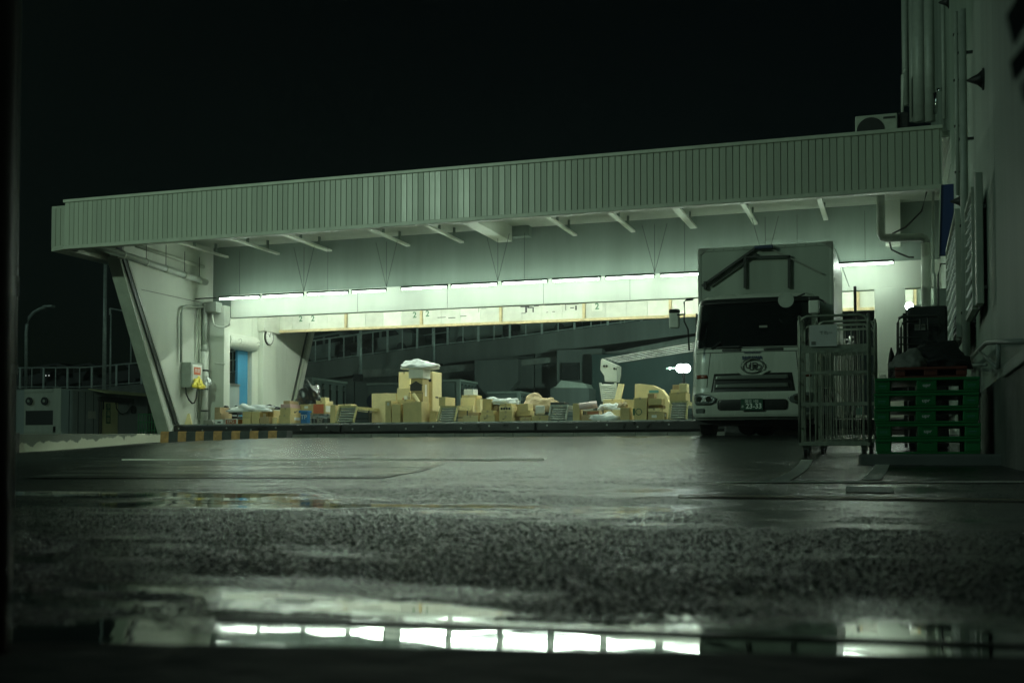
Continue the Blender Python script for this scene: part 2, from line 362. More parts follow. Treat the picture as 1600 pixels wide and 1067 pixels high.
def ground():
    ys = [-8, -4, 0, .7]; y = .9
    yy = [12.0+.1*i for i in range(165)] + [29, 31, 35, 45, 60, 90, 140, 250]
    ys += [1, 2, 4, 6, 8, 10] + yy
    xs = [-200, -120, -80, -60, -45, -35, -30] + [-26+.5*i for i in range(57)] + [4, 8, 15, 30, 60, 120]
    vs = [(x, y, gz(x, y)-(.022 if y < 21.6 else 0)) for y in ys for x in xs]; n = len(xs)
    fs = [(j*n+i, j*n+i+1, (j+1)*n+i+1, (j+1)*n+i) for j in range(len(ys)-1) for i in range(n-1)]
    struct(MB().add(vs, fs).build('ground', 'asphalt', smooth=True))
    # the yard's asphalt with its stones standing out of the water film, finer where the camera is close
    rows = []; y = .50
    while y < 21.9: rows.append(y); y += .0021+.0030*max(0, y-.9)**1.02
    rows = np.array(rows); NC = 1080; t = np.linspace(0, 1, NC)
    Y = np.repeat(rows, NC); X = ((-rows*.97-.12)[:, None]*(1-t)[None, :] + np.minimum(rows*.13+.15, 3)[:, None]*t[None, :]).ravel()
    # ground profile, vectorised
    def prof(v): return np.interp(v, [p[0] for p in PTS], [p[1] for p in PTS])
    s_ = np.maximum(0, -12-X); Ys = Y-.8*np.minimum(s_, 9)
    Z = sum(prof(Ys+o) for o in (-.35, -.18, 0, .18, .35))/5
    worn = sstep(.42, .62, .55*fbm(X*1.1+3, Y*1.6, 51, 4)+.45*fbm(X*4.5, Y*8, 57, 3))                  # patches where the stones are worn flat
    H = .0010*(hsh(np.round(X/.0026), np.round(Y/.0034), 90)-.5)*(1.1-.7*worn) + (.0011*stones(X, Y, .0042, 3) + .0007*stones(X, Y, .0060, 11))*(1.25-.95*worn) + .0012*(fbm(X/.16, Y/.16, 8)-.5)
    H = H*(1+1.3*sstep(2.5, 9, Y)) + .0020*(vnoise(X/.013, Y/.022, 71)-.5)*sstep(2.0, 4, Y)*(1.1-.8*worn) + .0045*(vnoise(X/.045, Y/.09, 73)-.5)*sstep(5, 11, Y)*(1.1-.8*worn)
    wl = ((fbm(X*1.3, Y*1.9, 21, 5)-.5)*.0065 + (fbm(X*.28+4, Y*.42, 31, 3)-.5)*.005)*sstep(1.7, 3.0, Y)
    lx = sstep(-2.7, -2.3, X)*(1-sstep(-1.9, -1.6, X)); ly = sstep(2.75, 2.95, Y)*(1-sstep(3.15, 3.5, Y))
    W = -.0004 + wl + .004*lx*ly - .0009*sstep(2.0, 4, Y)
    nb = 1-sstep(.84, 1.02, Y+.10*(fbm(X*6, Y*3, 41)-.5)); H = H-.0021*nb*(1.6*fbm(X*8, Y*15, 61, 3)-.12)
    W = np.minimum(W, .0030)
    film = sstep(-.0004, .0005, W-H)
    Z = Z+np.maximum(H, W)
    me = bpy.data.meshes.new('wet_asphalt_surface'); nr = len(rows); nv = nr*NC
    me.vertices.add(nv); me.vertices.foreach_set('co', np.stack([X, Y, Z], 1).ravel())
    a = (np.arange(nr-1)[:, None]*NC+np.arange(NC-1)[None, :]).ravel(); q = np.stack([a, a+1, a+NC+1, a+NC], 1)
    nf = len(q); me.loops.add(nf*4); me.loops.foreach_set('vertex_index', q.ravel()); me.polygons.add(nf)
    me.polygons.foreach_set('loop_start', np.arange(nf)*4)
    ff = film[q].mean(1) > .75; me.polygons.foreach_set('use_smooth', ff); me.update(calc_edges=True)
    at = me.attributes.new('film', 'FLOAT', 'POINT'); at.data.foreach_set('value', film)
    o = bpy.data.objects.new('asphalt_surface', me); C.objects.link(o); me.materials.append(M['stones']); struct(o)
    print('ground verts', nv, nr)
ground()
def sheet(name, cs, m, h=.004, n=24, k=8, label=None):
    """four pixel corners (near-left, near-right, far-right, far-left) laid on the ground"""
    p = [G(*c) for c in cs]; vs = []
    for j in range(k+1):
        for i in range(n+1):
            a = p[0].lerp(p[1], i/n); b = p[3].lerp(p[2], i/n); q = a.lerp(b, j/k)
            vs.append((q.x, q.y, gz(q.x, q.y)+h))
    fs = [(j*(n+1)+i, j*(n+1)+i+1, (j+1)*(n+1)+i+1, (j+1)*(n+1)+i) for j in range(k) for i in range(n)]
    return struct(MB().add(vs, fs).build(name, m, smooth=True))
sheet('asphalt_patch', [(40, 748), (596, 748), (700, 722), (150, 720)], 'patch', .0055)
sheet('parking_line', [(1200, 754), (1232, 754), (1270, 719), (1252, 719)], 'mark', .0065)
sheet('parking_line', [(1344, 752), (1376, 751), (1392, 718), (1371, 719)], 'mark', .0065)
sheet('road_line', [(190, 719.6), (850, 719.6), (850, 717.6), (190, 717.6)], 'mark', .0065, 60, 1)
sheet('road_line', [(1060, 778), (1600, 785), (1600, 782.5), (1060, 775.5)], 'ymark', .006, 60, 1)
sheet('road_line', [(1090, 756), (1600, 755.5), (1600, 753), (1200, 753)], 'mark', .006, 60, 1)
sheet('gutter_cover', [(1322, 771), (1398, 772), (1394, 763), (1322, 762)], 'mark', .006, 12, 2)
# dark out-of-focus kerb in front of the camera
ka, kb = PZ(345, 1005, .48), PZ(1500, 1022, .48); kd = (kb-ka)*.6; ka -= kd; kb += kd
struct(MB().prism([(ka.x, -.6, .3), (kb.x, -.6, .3), (kb.x, kb.y, .3), (ka.x, ka.y, .3)], (0, 0, .18)).build('kerb', mat('dark_kerb_stone', (.02, .024, .022), .7, var=.4, vs=4, bump=.3, bs=30), bevel=.006))
sa, sb = PZ(340, 967, .4735), PZ(1250, 999, .4735); sd = (sb-sa)*.35; sb += sd
struct(MB().bar(sa, sb, .011, .004).build('dark_strip', 'rubber'))  # dark bar added to split the tube reflection in the puddle
# raised step under the pallets, beside the warehouse
struct(MB().box(-.36, .93, 11.15, 15.2, .2, .612).build('step', 'dconc', bevel=.02))
# ================================================================== LOADING DOCK BUILDING
HD = HC + .80            # deck level
YC, YB, YE, YK = 22.0, 27.6, 26.0, 30.8
XL, XR = -18.05, .93
dock = thing('loading_dock', 'long covered loading dock with a pale ribbed canopy fascia and white fins', 'loading dock', (0, YC, 0))
zb, zt = HC+4.82, HC+5.95
# fascia: backing, ribs, flashing
MB().box(-18.40, .78, YC, YC+.04, zb+.03, zt-.02).build('fascia_backing', 'trim', dock)
pitch = 19.13/150
prof = [(0, .0), (.007, -.022), (pitch-.011, -.022), (pitch-.004, .0)]
rib = MB(); x0 = -18.38
vs = []; 
for z in (zb+.06, zt-.07):
    for (a, b) in prof: vs.append((x0+a, YC-.001+b, z))
rib.add(vs, [(0, 1, 5, 4), (1, 2, 6, 5), (2, 3, 7, 6), (0, 3, 2, 1), (4, 5, 6, 7)])
r0 = rib.build('cladding_panel', 'clad', dock)
for i in range(1, 150): clone(r0, 'cladding_panel', (pitch*i, 0, 0), dock)
MB().box(-18.42, .80, YC-.06, YC+.12, zt-.07, zt).build('top_flashing', 'trim', dock, bevel=.01)
MB().box(-18.42, .80, YC-.05, YC+.14, zb-.03, zb+.055).build('bottom_flashing', 'trim', dock, bevel=.01)
MB().box(-18.86, -18.43, YC+.10, YC+.5, zb-.02, zt-.10).build('corner_return', 'clad', dock)
for i in range(3): MB().box(-18.85+i*.135, -18.85+i*.135+.112, YC+.082, YC+.099, zb+.05, zt-.16).build('cladding_panel', 'clad', dock)
MB().prism([(-18.86, YC+.1, zb-.03), (-18.43, YC-.03, zb-.03), (-18.43, 27.4, zb-.03), (-18.86, 27.4, zb-.03)], (0, 0, .10)).build('side_flashing', 'trim', dock)
MB().box(-18.82, -18.62, YC+.5, 27.5, zb+.08, zt-.1).build('side_fascia', 'clad', dock)
# roof slab over all
ZR = HC+5.76
MB().box(-18.35, .93, YC+.13, 31.6, ZR, ZR+.12).build('roof', 'ceil', dock)
# sloping fascia soffit just behind the lip at the left
# upper wall above the opening
ZO = HC+3.80
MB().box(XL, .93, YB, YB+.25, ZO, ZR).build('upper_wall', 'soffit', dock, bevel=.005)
MB().box(-17.45, .93, YB-.045, YB-.002, ZO-.012, ZO+.62).build('lintel_beam', 'wall', dock, bevel=.01)
# joints of the lintel
for u in (560, 700, 850, 985): 
    x = XU(u, YB, 465); MB().box(x-.006, x+.006, YB-.049, YB-.044, ZO, ZO+.6).build('joint', 'conc', dock)
# roof beams (front to back)
ZBM = HC+5.46
bx = [352, 432, 512, 636, 720, 897, 988, 1083, 1180, 1290]
for i, u in enumerate(bx):
    v = {352: 392, 432: 388, 512: 377, 636: 380, 720: 374, 897: 361, 988: 357, 1083: 342, 1180: 343, 1290: 337}[u]
    x = XU(u, YB-.1, v)
    w = .07 if i not in (2, 7) else .11
    w *= .75; MB().box(x-w, x+w, YC+.14, YB-.005, ZBM, ZBM+.05).build('roof_beam', 'wall', dock)
    for yy in (YC+1, YC+2.5, YC+4, YB-.6): MB().box(x-.02, x+.02, yy, yy+.08, ZBM+.051, ZR-.002).build('beam_hanger', 'soffit', dock)
x = XU(803, YB-.1, 385)
MB().box(x-.36, x+.02, YC+.14, YB-.3, ZBM-.10, ZR-.003).build('girder', 'wall', dock, bevel=.01)
MB().box(x-.10, x+.45, YB-.29, YB-.004, ZBM+.03, ZR-.004).build('girder_haunch', 'soffit', dock)
x = XU(1110+285, YB-.1, 340)
MB().box(x-.16, x+.16, YB-.35, YB-.004, HC+4.75, ZR-.005).build('bracket', 'wall', dock)
# left fin wall with slanted front edge
pt, pb = (YC+1.55, zb+.05), (25.75, HD-.35)
def fin(x0, x1): return [(x0, pt[0], pt[1]), (x0, pb[0], pb[1]), (x0, 30.0-1.8, pb[1]), (x0, 30.0-1.8, ZR-.01), (x0, pt[0]-.0, ZR-.01)]
MB().prism(fin(XL-.30, 0), (.30, 0, 0)).build('fin_wall', 'wall', dock, bevel=.008)
sl = Vector((0, pb[0]-pt[0], pb[1]-pt[1])); nrm = Vector((0, -sl.z, sl.y)).normalized(); nrm = nrm if nrm.y < 0 else -nrm
a = Vector((XL-.17, pt[0], pt[1])); b = Vector((XL-.17, pb[0], pb[1]))
MB().bar(a+nrm*.03, b+nrm*.03, .36, .05).build('fin_edge_trim', 'trim', dock)
MB().bar(Vector((XL+.035, pt[0]+.10, pt[1]-.05)), Vector((XL+.035, pb[0]+.12, pb[1]+.37)), .05, .09).build('slanted_rail', 'dark', dock)
MB().bar(Vector((XL+.05, pt[0]+.22, pt[1]-.05)), Vector((XL+.05, pb[0]+.24, pb[1]+.36)), .04, .05).build('slanted_rail', 'pipe', dock)
# wall seam
zj = PX(285, 467, XL).z
MB().box(XL, XL+.004, 24.4, 27.5, zj, zj+.018).build('wall_seam', 'conc', dock)
MB().box(XL, XL+.02, YC+1.4, YC+1.62, zb, ZR-.02).build('wall_plate', 'dark', dock)
# front-left pillar, side wall with opening, back pillar, back fin
xp = XU(350, YB-.35, 560)
MB().box(XL+.003, xp, YB-.35, YB-.05, HD, ZO+.3).build('pillar', 'wall', dock, bevel=.012)
ybp = 30.0
y1 = PX(350, 560, XL).y; y2 = PX(392, 560, XL).y
zdo = PX(380, 547, XL).z; zsill = HD
MB().box(XL-.28, XL, 28.2, y2+.05, zdo, ZO+.4).box(XL-.28, XL, y2+.06, YK+.89, HD, ZO+.4).build('side_wall', 'wall', dock, bevel=.006)
MB().box(XL+.004, -17.88, ybp, ybp+.78, HD, ZO+.4).build('pillar', 'wall', dock, bevel=.012)
MB().box(XL+.003, -17.80, 29.93, 30.9, ZO-.12, ZO+.42).build('pillar_capital', 'board', dock, bevel=.02)
# blue panel in the opening, grey rail below
MB().box(XL-.20, XL-.12, PX(377, 590, XL).y, y2+.02, HD, zdo).build('blue_panel', 'bluedoor', dock)
MB().box(XL-.10, XL-.06, 28.2, PX(377, 590, XL).y, HD+.0, PX(365, 602, XL).z).build('dado_panel', 'cabin', dock)
MB().box(XL-.11, XL-.03, 28.2, PX(377, 590, XL).y, PX(365, 602, XL).z, PX(365, 600, XL).z+.02).build('rail', 'steel', dock)
# rolled shutter housing
rs = MB().tube([(XL-.03, 28.25, zdo+.22), (XL-.03, 29.80, zdo+.22)], .22, 20).build('roller_shutter', 'pipew', dock, smooth=False)
for yy in (28.7, 29.7):
    text('つ', .22, 'conc', rs, (XL+.195, yy, zdo+.2), 'lettering', 'right', .001)
# back wall: band of timber framed boards, back fin

zk0 = HC+3.72
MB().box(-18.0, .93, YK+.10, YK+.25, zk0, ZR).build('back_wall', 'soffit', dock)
MB().box(-18.0, .93, YB+.26, YK+.09, ZO+.66, ZO+.72).build('inner_ceiling', 'wall', dock)
MB().box(-17.9, XU(1443, YK, 480), YK-.02, YK+.09, zk0-.005, zk0+.07).build('timber_rail', 'wood', dock)
us = [427, 540, 658, 782, 912, 1047, 1192, 1341, 1430]
xs = [XU(u, YK, 495) for u in us]
for x in xs: MB().box(x-.035, x+.035, YK-.02, YK+.09, zk0+.072, ZO+.64).build('timber_stud', 'wood', dock)
bi = 0
boards = []
for a, b in zip(xs, xs[1:]):
    n = 4 if b-a > 1.5 else 2
    w = (b-a-.08)/n
    for k in range(n):
        o = MB().box(a+.04+k*w+.004, a+.04+(k+1)*w-.004, YK+.035+random.uniform(0, .008), YK+.06, zk0+.074, ZO+.62).build('board', 'board', dock)
        boards.append(o)
def bd(u): 
    x = XU(u, YK+.03, 495); return min(boards, key=lambda o: abs(sum((v.co.x for v in o.data.vertices))/8-x))
for u, s, c in ((470, '2', 'greenink'), (489, '2', 'greenink'), (648, '2', 'greenink'), (668, '2', 'greenink'), (933, '2', 'greenink'),):
    o = bd(u); p = PY(u, 0.5*(1)+ {470:498,489:497.5,648:492,668:490,933:478.5}[u], YK+.03)
    MB().box(p.x-.15, p.x+.15, YK+.024, YK+.029, p.z-.13, p.z+.13).build('paper', 'board', o)
    text(s, .24, c, o, (p.x, YK+.022, p.z), 'numeral', ext=.001, bold=.006)
# worn remains of lettering on two panels
def strokes(o, lst, m='ink'):
    mb = MB()
    for (u, v, w, h) in lst:
        p = PY(u, v, YK+.032); mb.box(p.x-w*.0093, p.x+w*.0093, YK+.030, YK+.034, p.z-h*.009, p.z+h*.009)
    mb.build('worn_lettering', m, o)
strokes(bd(822), [(820, 479, 14, 2), (822, 484, 3, 9), (818, 489.5, 7, 1), (833, 484, 2, 8), (828, 480.5, 8, 2), (838, 478, 8, 1.4)])
strokes(bd(866), [(863, 476, 24, 2.2), (855, 488, 3, 1), (865, 487, 4, 1)])
strokes(bd(895), [(895, 475, 18, 1.4), (900, 481, 2.6, 7), (894, 481, 6, 1.4), (884, 480, 1, 10)])
strokes(bd(700), [(690, 496, 14, 1.2), (706, 496.5, 12, 1.4), (724, 494, 10, 1.2)], 'ink')
strokes(bd(740), [(740, 480, 12, 1), (748, 484, 1, 8), (756, 482, 8, 1)], 'conc')
# back fin (slanted the other way)
bf = [(XL, YK+.9, HD-.4), (XL, YK+.9, ZR), (XL, 34.0, ZR), (XL, 33.6, HC+4.3), (XL, PX(455, 632, XL).y, HD-.4)]
MB().prism([Vector(p)+Vector((-.3, 0, 0)) for p in bf], (.3, 0, 0)).build('back_fin', 'wall', dock, bevel=.008)
pa = PX(483, 515, XL); pc = PX(457, 632, XL)
MB().bar(Vector((XL+.04, pa.y, pa.z)), Vector((XL+.04, pc.y, pc.z)), .08, .10).build('slanted_rail', 'trim', dock)
MB().bar(Vector((XL+.05, pa.y-.16, pa.z)), Vector((XL+.05, pc.y-.16, pc.z)), .04, .05).build('slanted_rail', 'dark', dock)
# right pillars
xa, xb_ = XU(1367, YB, 520), XU(1415, YB, 520)
MB().box(xa, xb_, YB-.30, YB-.05, HD, ZO-.014).build('pillar', 'wall', dock, bevel=.012)
MB().box(xa+.02, xb_-.02, YB-.02, YK+.09, HD, ZO-.014).build('pillar_return', 'wall', dock)
for u in (1367, 1415, 1440): 
    x = XU(u, YB, 450)
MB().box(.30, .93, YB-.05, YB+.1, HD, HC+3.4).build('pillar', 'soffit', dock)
# deck, bumper, face blocks
MB().box(XL-.1, .93, YE+.01, 31.6, HD-.12, HD).build('deck', 'conc', dock)
MB().box(XL-.1, .93, YE+.05, 31.5, HD-1.1, HD-.121).build('deck_base', 'dconc', dock)
MB().box(-18.35, .93, YE-.035, YE+.03, HD-.02, HD+.012).build('edge_angle', 'steel', dock)
segs = [(-18.30, -13.2), (-13.19, -8.1), (-8.09, -3.0), (-2.99, .9)]
for a, b in segs:
    MB().box(a, b-.01, YE-.16, YE-.04, HD-.235, HD-.015).build('rubber_bumper', 'rubber', dock, bevel=.035, segs=3)
bolt = None
for i in range(26):
    x = -17.9+i*.72
    if bolt is None: bolt = MB().tube([(x, YE-.175, HD-.10), (x, YE-.155, HD-.10)], .022, 8).build('bolt', 'steel', dock)
    else: clone(bolt, 'bolt', (i*.72, 0, -.05*(i % 2)), dock)
for i in range(26):
    x = -18.3+i*.74
    MB().box(x+.006, x+.734, YE-.10, YE-.0, HD-.62, HD-.27).build('kerb_block', 'conc', dock, bevel=.008)
# ---- clock
pcx = PX(419, 527, -17.88)
ck = thing('wall_clock', 'round white wall clock with a pale rim on the pillar beside the shutter', 'clock', (-17.88, pcx.y, pcx.z))
MB().tube([(-17.877, pcx.y, pcx.z), (-17.83, pcx.y, pcx.z)], .24, 32).build('clock_case', 'dark', ck)
MB().tube([(-17.829, pcx.y, pcx.z), (-17.825, pcx.y, pcx.z)], .205, 32).build('clock_face', 'whitec', ck)
MB().bar((-17.82, pcx.y, pcx.z), (-17.82, pcx.y-.07, pcx.z+.09), .004, .02).build('hand', 'ink', ck)
MB().bar((-17.82, pcx.y, pcx.z), (-17.82, pcx.y+.06, pcx.z+.15), .004, .014).build('hand', 'ink', ck)
mt = MB()
for k in range(12):
    a = k*math.pi/6; mt.bar((-17.823, pcx.y+math.sin(a)*.165, pcx.z+math.cos(a)*.165), (-17.823, pcx.y+math.sin(a)*.19, pcx.z+math.cos(a)*.19), .003, .012)
mt.build('hour_marks', 'ink', ck)
# ================================================================== FLUORESCENT LIGHTS
ZT = None
starts = [(341, 407, 467.5), (409, 475, 464), (479, 545, 460.5), (549, 604, 457), (626, 700, 452), (704, 778, 448), (783, 856, 443.5), (862, 939, 439.5), (945, 1023, 435.5), (1031, 1109, 431.5), (1117, 1196, 427.5), (1206, 1286, 422), (1307, 1397, 415)]
YT = 26.75
wires = {0: ('s', (399-0, 395)), 1: ('v', 450), 2: ('s', 0), 3: ('v', 0), 4: ('s', 0), 5: ('v', 0), 6: ('s', 0), 7: ('s', 0), 8: ('v', 0), 9: ('s', 0), 10: ('v', 0), 11: ('s', 0), 12: ('s', 0)}
tl = ['leftmost lit tube of the row, beside the downpipe', 'second lit tube from the left under the canopy', 'third lit tube from the left under the canopy', 'short lit tube just left of the dark gap in the row',
 'lit tube just right of the dark gap in the row', 'lit tube hanging under the large white girder', 'lit tube just right of the girder, above the four-mark boards', 'lit tube above the worn black lettering', 'lit tube above the right sign numeral', 'lit tube that ends at the truck box', 'lit tube hidden behind the truck box, left one', 'lit tube hidden behind the truck box, right one', 'lit tube alone on the right of the truck']
for i, (ua, ub, v) in enumerate(starts):
    vb = v - (ub-ua)*.052
    ua += 2.4; ub -= 2.0; a = PY(ua, v, YT); b = PY(ub, vb, YT)
    z = (a.z+b.z)/2
    t = thing('fluorescent_light', tl[i], 'light', ((a.x+b.x)/2, YT, z), 'fluorescent tubes hung in a row under the canopy')
    MB().tube([(a.x, YT, z), (b.x, YT, z)], .019, 10).build('tube', 'tube', t)
    MB().prism([(a.x-.03, YT-.022, z+.03), (a.x-.03, YT-.022, z+.075), (a.x-.03, YT+.022, z+.075), (a.x-.03, YT+.022, z+.03)], (b.x-a.x+.06, 0, 0)).build('lamp_housing', 'dark', t)
    MB().box(a.x-.03, a.x-.002, YT-.02, YT+.02, z-.02, z+.03).build('socket', 'dark', t)
    MB().box(b.x+.002, b.x+.03, YT-.02, YT+.02, z-.02, z+.03).build('socket', 'dark', t)
    xm = (a.x+b.x)/2 + {0: .5, 1: .62, 2: .3, 3: .55, 4: .1, 5: .55, 6: .2, 7: .3, 8: .5, 9: .1, 10: -.2, 11: .0, 12: .4}[i]*0
    zt_ = ZBM
    if i in (1, 3, 5, 8, 10):
        xx = b.x+.03
        for dx in (-.30, 0, .30):
            MB().tube([(xx, YT, z+.09), (xx+dx, YT, zt_)], .006, 5).build('wire', 'black', t)
    elif i not in (4, 7):
        MB().tube([(xm, YT, z+.07), (xm, YT, zt_)], .005, 5).build('wire', 'black', t)
# second row, inside, hidden from the yard by the lintel
for i in range(8):
    xm = -16.6+i*2.35; t = thing('fluorescent_light', 'inner ceiling tube behind the lit beam, number %s from the left' % ['one', 'two', 'three', 'four', 'five', 'six', 'seven', 'eight'][i], 'light', (xm, 28.9, ZO+.62), 'fluorescent tubes under the inner ceiling')
    MB().tube([(xm-.6, 28.9, ZO+.56), (xm+.6, 28.9, ZO+.56)], .02, 10).build('tube', 'tube2', t)
    MB().box(xm-.62, xm+.62, 28.86, 28.94, ZO+.60, ZO+.655).build('lamp_housing', 'pipew', t)
# lighting rail left of the row
a = PY(297, 466, YT); b = PY(341, 467, YT)
o = MB().tube([(a.x, YT, b.z+.03), (b.x-.05, YT, b.z+.03)], .015, 6).tube([(a.x, YT, b.z+.03), (a.x, YT, ZBM+.2)], .006, 5).box(a.x-.05, a.x+.05, YT-.03, YT+.03, b.z-.02, b.z+.07).build('light_rail', 'black'); tag(o, 'thin black rail and drop wire left of the first tube', 'rail')
# ================================================================== PIPES on the dock
def pipe(name, pts, r, m, label, cat='pipe', bands=0, n=12):
    o = MB().tube(pts, r, n).build(name, m, smooth=True); tag(o, label, cat)
    return o
def onfin(u, v, off=.1): p = PX(u, v, XL+off); return (p.x, p.y, p.z)
pp = thing('drain_pipe', 'long sloping grey drain pipe hung along the left fin under the canopy', 'pipe', onfin(158, 390, .25))
a, b = Vector(onfin(150, 384, .25)), Vector(onfin(322, 441, .25))
MB().tube([a, b], .085, 14).build('pipe', 'pipe', pp, smooth=True)
for k in (.22, .42, .6, .78, .93):
    q = a.lerp(b, k); MB().tube([q-(b-a).normalized()*.03, q+(b-a).normalized()*.03], .098, 14).build('collar', 'trim', pp)
    MB().tube([q+Vector((0, 0, .08)), q+Vector((0, 0, .62))], .008, 5).build('hanger', 'black', pp)
pipe('conduit_pipe', [onfin(213, 384, .15), onfin(318, 417, .15)], .05, 'trim', 'thin straight conduit above the sloping drain pipe on the left fin')
dp = thing('downpipe', 'thick white sleeved downpipe in front of the left pillar', 'pipe', (*onfin(319, 655, .3)[:2], HD))
yq = 27.05; xq = XU(319, yq, 600)
zq = [ZV(v, yq, 319) for v in (652, 549, 475, 430)]
MB().tube([(xq, yq, HD+.02), (xq, yq, zq[1])], .115, 18).build('sleeve', 'pipew', dp, smooth=True)
MB().tube([(xq, yq, zq[1]+.003), (xq, yq, zq[2])], .07, 14).build('pipe', 'pipe', dp, smooth=True)
MB().tube([(xq, yq, zq[1]), (xq, yq, zq[1]+.18)], .11, 14, r2=.072).build('reducer', 'pipe', dp, smooth=True)
for v in (579, 608, 642):
    z = ZV(v, yq, 319); MB().tube([(xq, yq, z-.02), (xq, yq, z+.02)], .122, 18).build('pipe_band', 'dark', dp)
MB().prism([(xq-.42, yq-.1, HD), (xq+.42, yq-.1, HD), (xq+.3, yq-.1, HD+.16), (xq-.26, yq-.1, HD+.16)], (0, .3, 0)).build('pipe_foot', 'conc', dp, bevel=.02)
jb = MB().box(XU(325, 27.2, 480), XU(344, 27.2, 480), 27.0, 27.3, ZV(489, 27.2, 335), ZV(473, 27.2, 335)).build('junction_box', 'pipe', bevel=.01); tag(jb, 'grey junction box at the left end of the lit beam', 'junction box')
pl = [PY(u, v, 27.1) for u, v in ((332, 490), (332, 500), (335, 508), (342, 511), (352, 511), (358, 508), (360, 497))]
pipe('conduit_pipe', pl, .025, 'pipew', 'small U shaped conduit hanging below the junction box')
cl = [onfin(283, 566, .08), onfin(283, 490, .08), onfin(285, 482, .08), onfin(290, 478, .08), onfin(322, 480, .08)]
pipe('conduit_pipe', cl, .035, 'pipe', 'bent grey conduit rising from the control box on the fin')
for u_, lab in ((308, 'thin vertical conduit left of the white downpipe'), (312.5, 'second thin vertical conduit close to the white downpipe')):
    pipe('conduit_pipe', [onfin(u_, 655, .06), onfin(u_, 482, .06)], .022, 'trim', lab)
# control box
c0, c1 = onfin(281, 600, 0), onfin(303, 600, 0)
zA, zB = PX(290, 606, XL).z, PX(290, 567, XL).z
cb = thing('control_box', 'grey electric control box with a white label, on the left fin', 'control box', (XL, (c0[1]+c1[1])/2, zA))
yA = PX(283, 590, XL).y; 
MB().box(XL+.003, XL+.30, yA, yA+.55, zA, zB).build('case', 'pipe', cb, bevel=.012)
MB().box(XL+.302, XL+.312, yA+.06, yA+.49, zA+.06, zB-.05).build('cover', 'whitec', cb)
MB().box(XL+.314, XL+.318, yA+.12, yA+.42, zB-.32, zB-.12).build('warning_label', 'redc', cb)
text('禁煙', .12, 'whitec', cb, (XL+.320, yA+.27, zB-.22), 'lettering', 'right', .001)
def blob(name, c, r, m, label=None, cat=None, seed=0, n=14, parent=None, rough=.35, flat=True, group=None):
    """a slumped, creased bag: domed middle, thin irregular rim"""
    from mathutils import noise as mn
    off = Vector((seed*3.7, seed*1.3, 0)); bm = bmesh.new(); bmesh.ops.create_icosphere(bm, subdivisions=4, radius=1)
    for v in bm.verts:
        p = v.co.copy(); q = p*1.5+off
        d = mn.noise(q)*.9+mn.noise(q*2.3)*.5
        cr = abs(mn.noise(q*3.1+Vector((9, 2, 5))))*.5+abs(mn.noise(q*6.5))*.22
        k = 1+rough*(d*1.1-cr*1.3)
        v.co = Vector((p.x*k, p.y*k, p.z*(1+rough*(d*1.3-cr*1.6))))
        if flat:
            if v.co.z < -.25: v.co.z = -.25+(v.co.z+.25)*.05; v.co.x *= 1.04
            rim = max(0, 1-abs(p.z)*1.6); v.co.x *= 1+rim*.16*mn.noise(p*4+off)*2; v.co.z += .26
            v.co.z *= .8+.5*mn.noise(Vector((p.x*1.1, p.y, 0))+off*2)
        v.co.x *= r[0]; v.co.y *= r[1]; v.co.z *= r[2]*1.25
    me = bpy.data.meshes.new(name); bm.to_mesh(me); bm.free(); me.materials.append(M[m])
    me.polygons.foreach_set('use_smooth', [True]*len(me.polygons))
    o = bpy.data.objects.new(name, me); C.objects.link(o)
    o.location = Vector(c) - (wloc(parent) if parent else Vector((0, 0, 0)))
    if parent: o.parent = parent
    if label: tag(o, label, cat, group)
    return o
g = blob('work_gloves', (XL+.38, yA+.30, zA-.02), (.07, .22, .20), 'yel', 'yellow work gloves tucked at the foot of the control box', 'gloves', 3, rough=.7)
blob('paper_wad', (XL+.38, yA+.68, zA+.10), (.06, .12, .16), 'bag', 'crumpled white plastic scrap beside the yellow gloves', 'plastic scrap', 5, rough=.6)
cbl = [onfin(u, v, .15) for u, v in ((290, 605), (291, 615), (295, 624), (300, 630), (304, 629), (307, 622), (308, 606), (308, 590))]
pipe('hanging_cable', cbl, .022, 'black', 'black cable hanging in a loop under the control box', 'cable')
o = MB().prism([PY(288, 664, 26.3), PY(300, 664, 26.3), PY(296, 646, 26.45), PY(287, 646, 26.45)], (0, .03, 0)).build('cardboard_sheet', 'kraft2'); tag(o, 'sheet of cardboard leaning by the fin foot at the left dock end', 'cardboard sheet')
o = MB().tube([PY(336, 567, 27.2), PY(352, 569, 27.0)], .02, 6).build('wall_hook', 'pipew'); tag(o, 'thin white bar sticking out of the left pillar', 'hook')
# right downpipe system
rp = thing('downpipe', 'galvanised elbow drain pipe coming down from the canopy at the right end', 'pipe', (.0, 24, HC+4))
yq = 25.2
q = [PY(1376, 292, yq), PY(1376, 366, yq), PY(1379, 371, yq), PY(1386, 372, yq), PY(1440, 371, yq), PY(1446, 374, yq), PY(1447, 380, yq)]
MB().tube(q, .085, 14).build('elbow', 'pipe', rp, smooth=True)
q2 = [PY(1447, 380, yq), PY(1447, 418, yq), PY(1447.5, 480, yq), PY(1447, 560, yq), Vector((PY(1447, 560, yq).x, yq, .6))]
MB().tube(q2, .10, 14).build('pipe', 'pipew', rp, smooth=True)
cq = [PY(u, v, 26.2) for u, v in ((1448, 300), (1440, 330), (1415, 355), (1395, 365), (1390, 378), (1393, 390), (1405, 396), (1420, 402), (1428, 402))]
pipe('hanging_cable', cq, .02, 'black', 'black cable looping from the canopy to the right tube', 'cable')
cq = [PY(1288, 305+0, 26.0), PY(1370, 307, 26.0)]
pipe('hanging_cable', cq, .012, 'steel', 'taut thin wire across the right end of the canopy', 'cable')
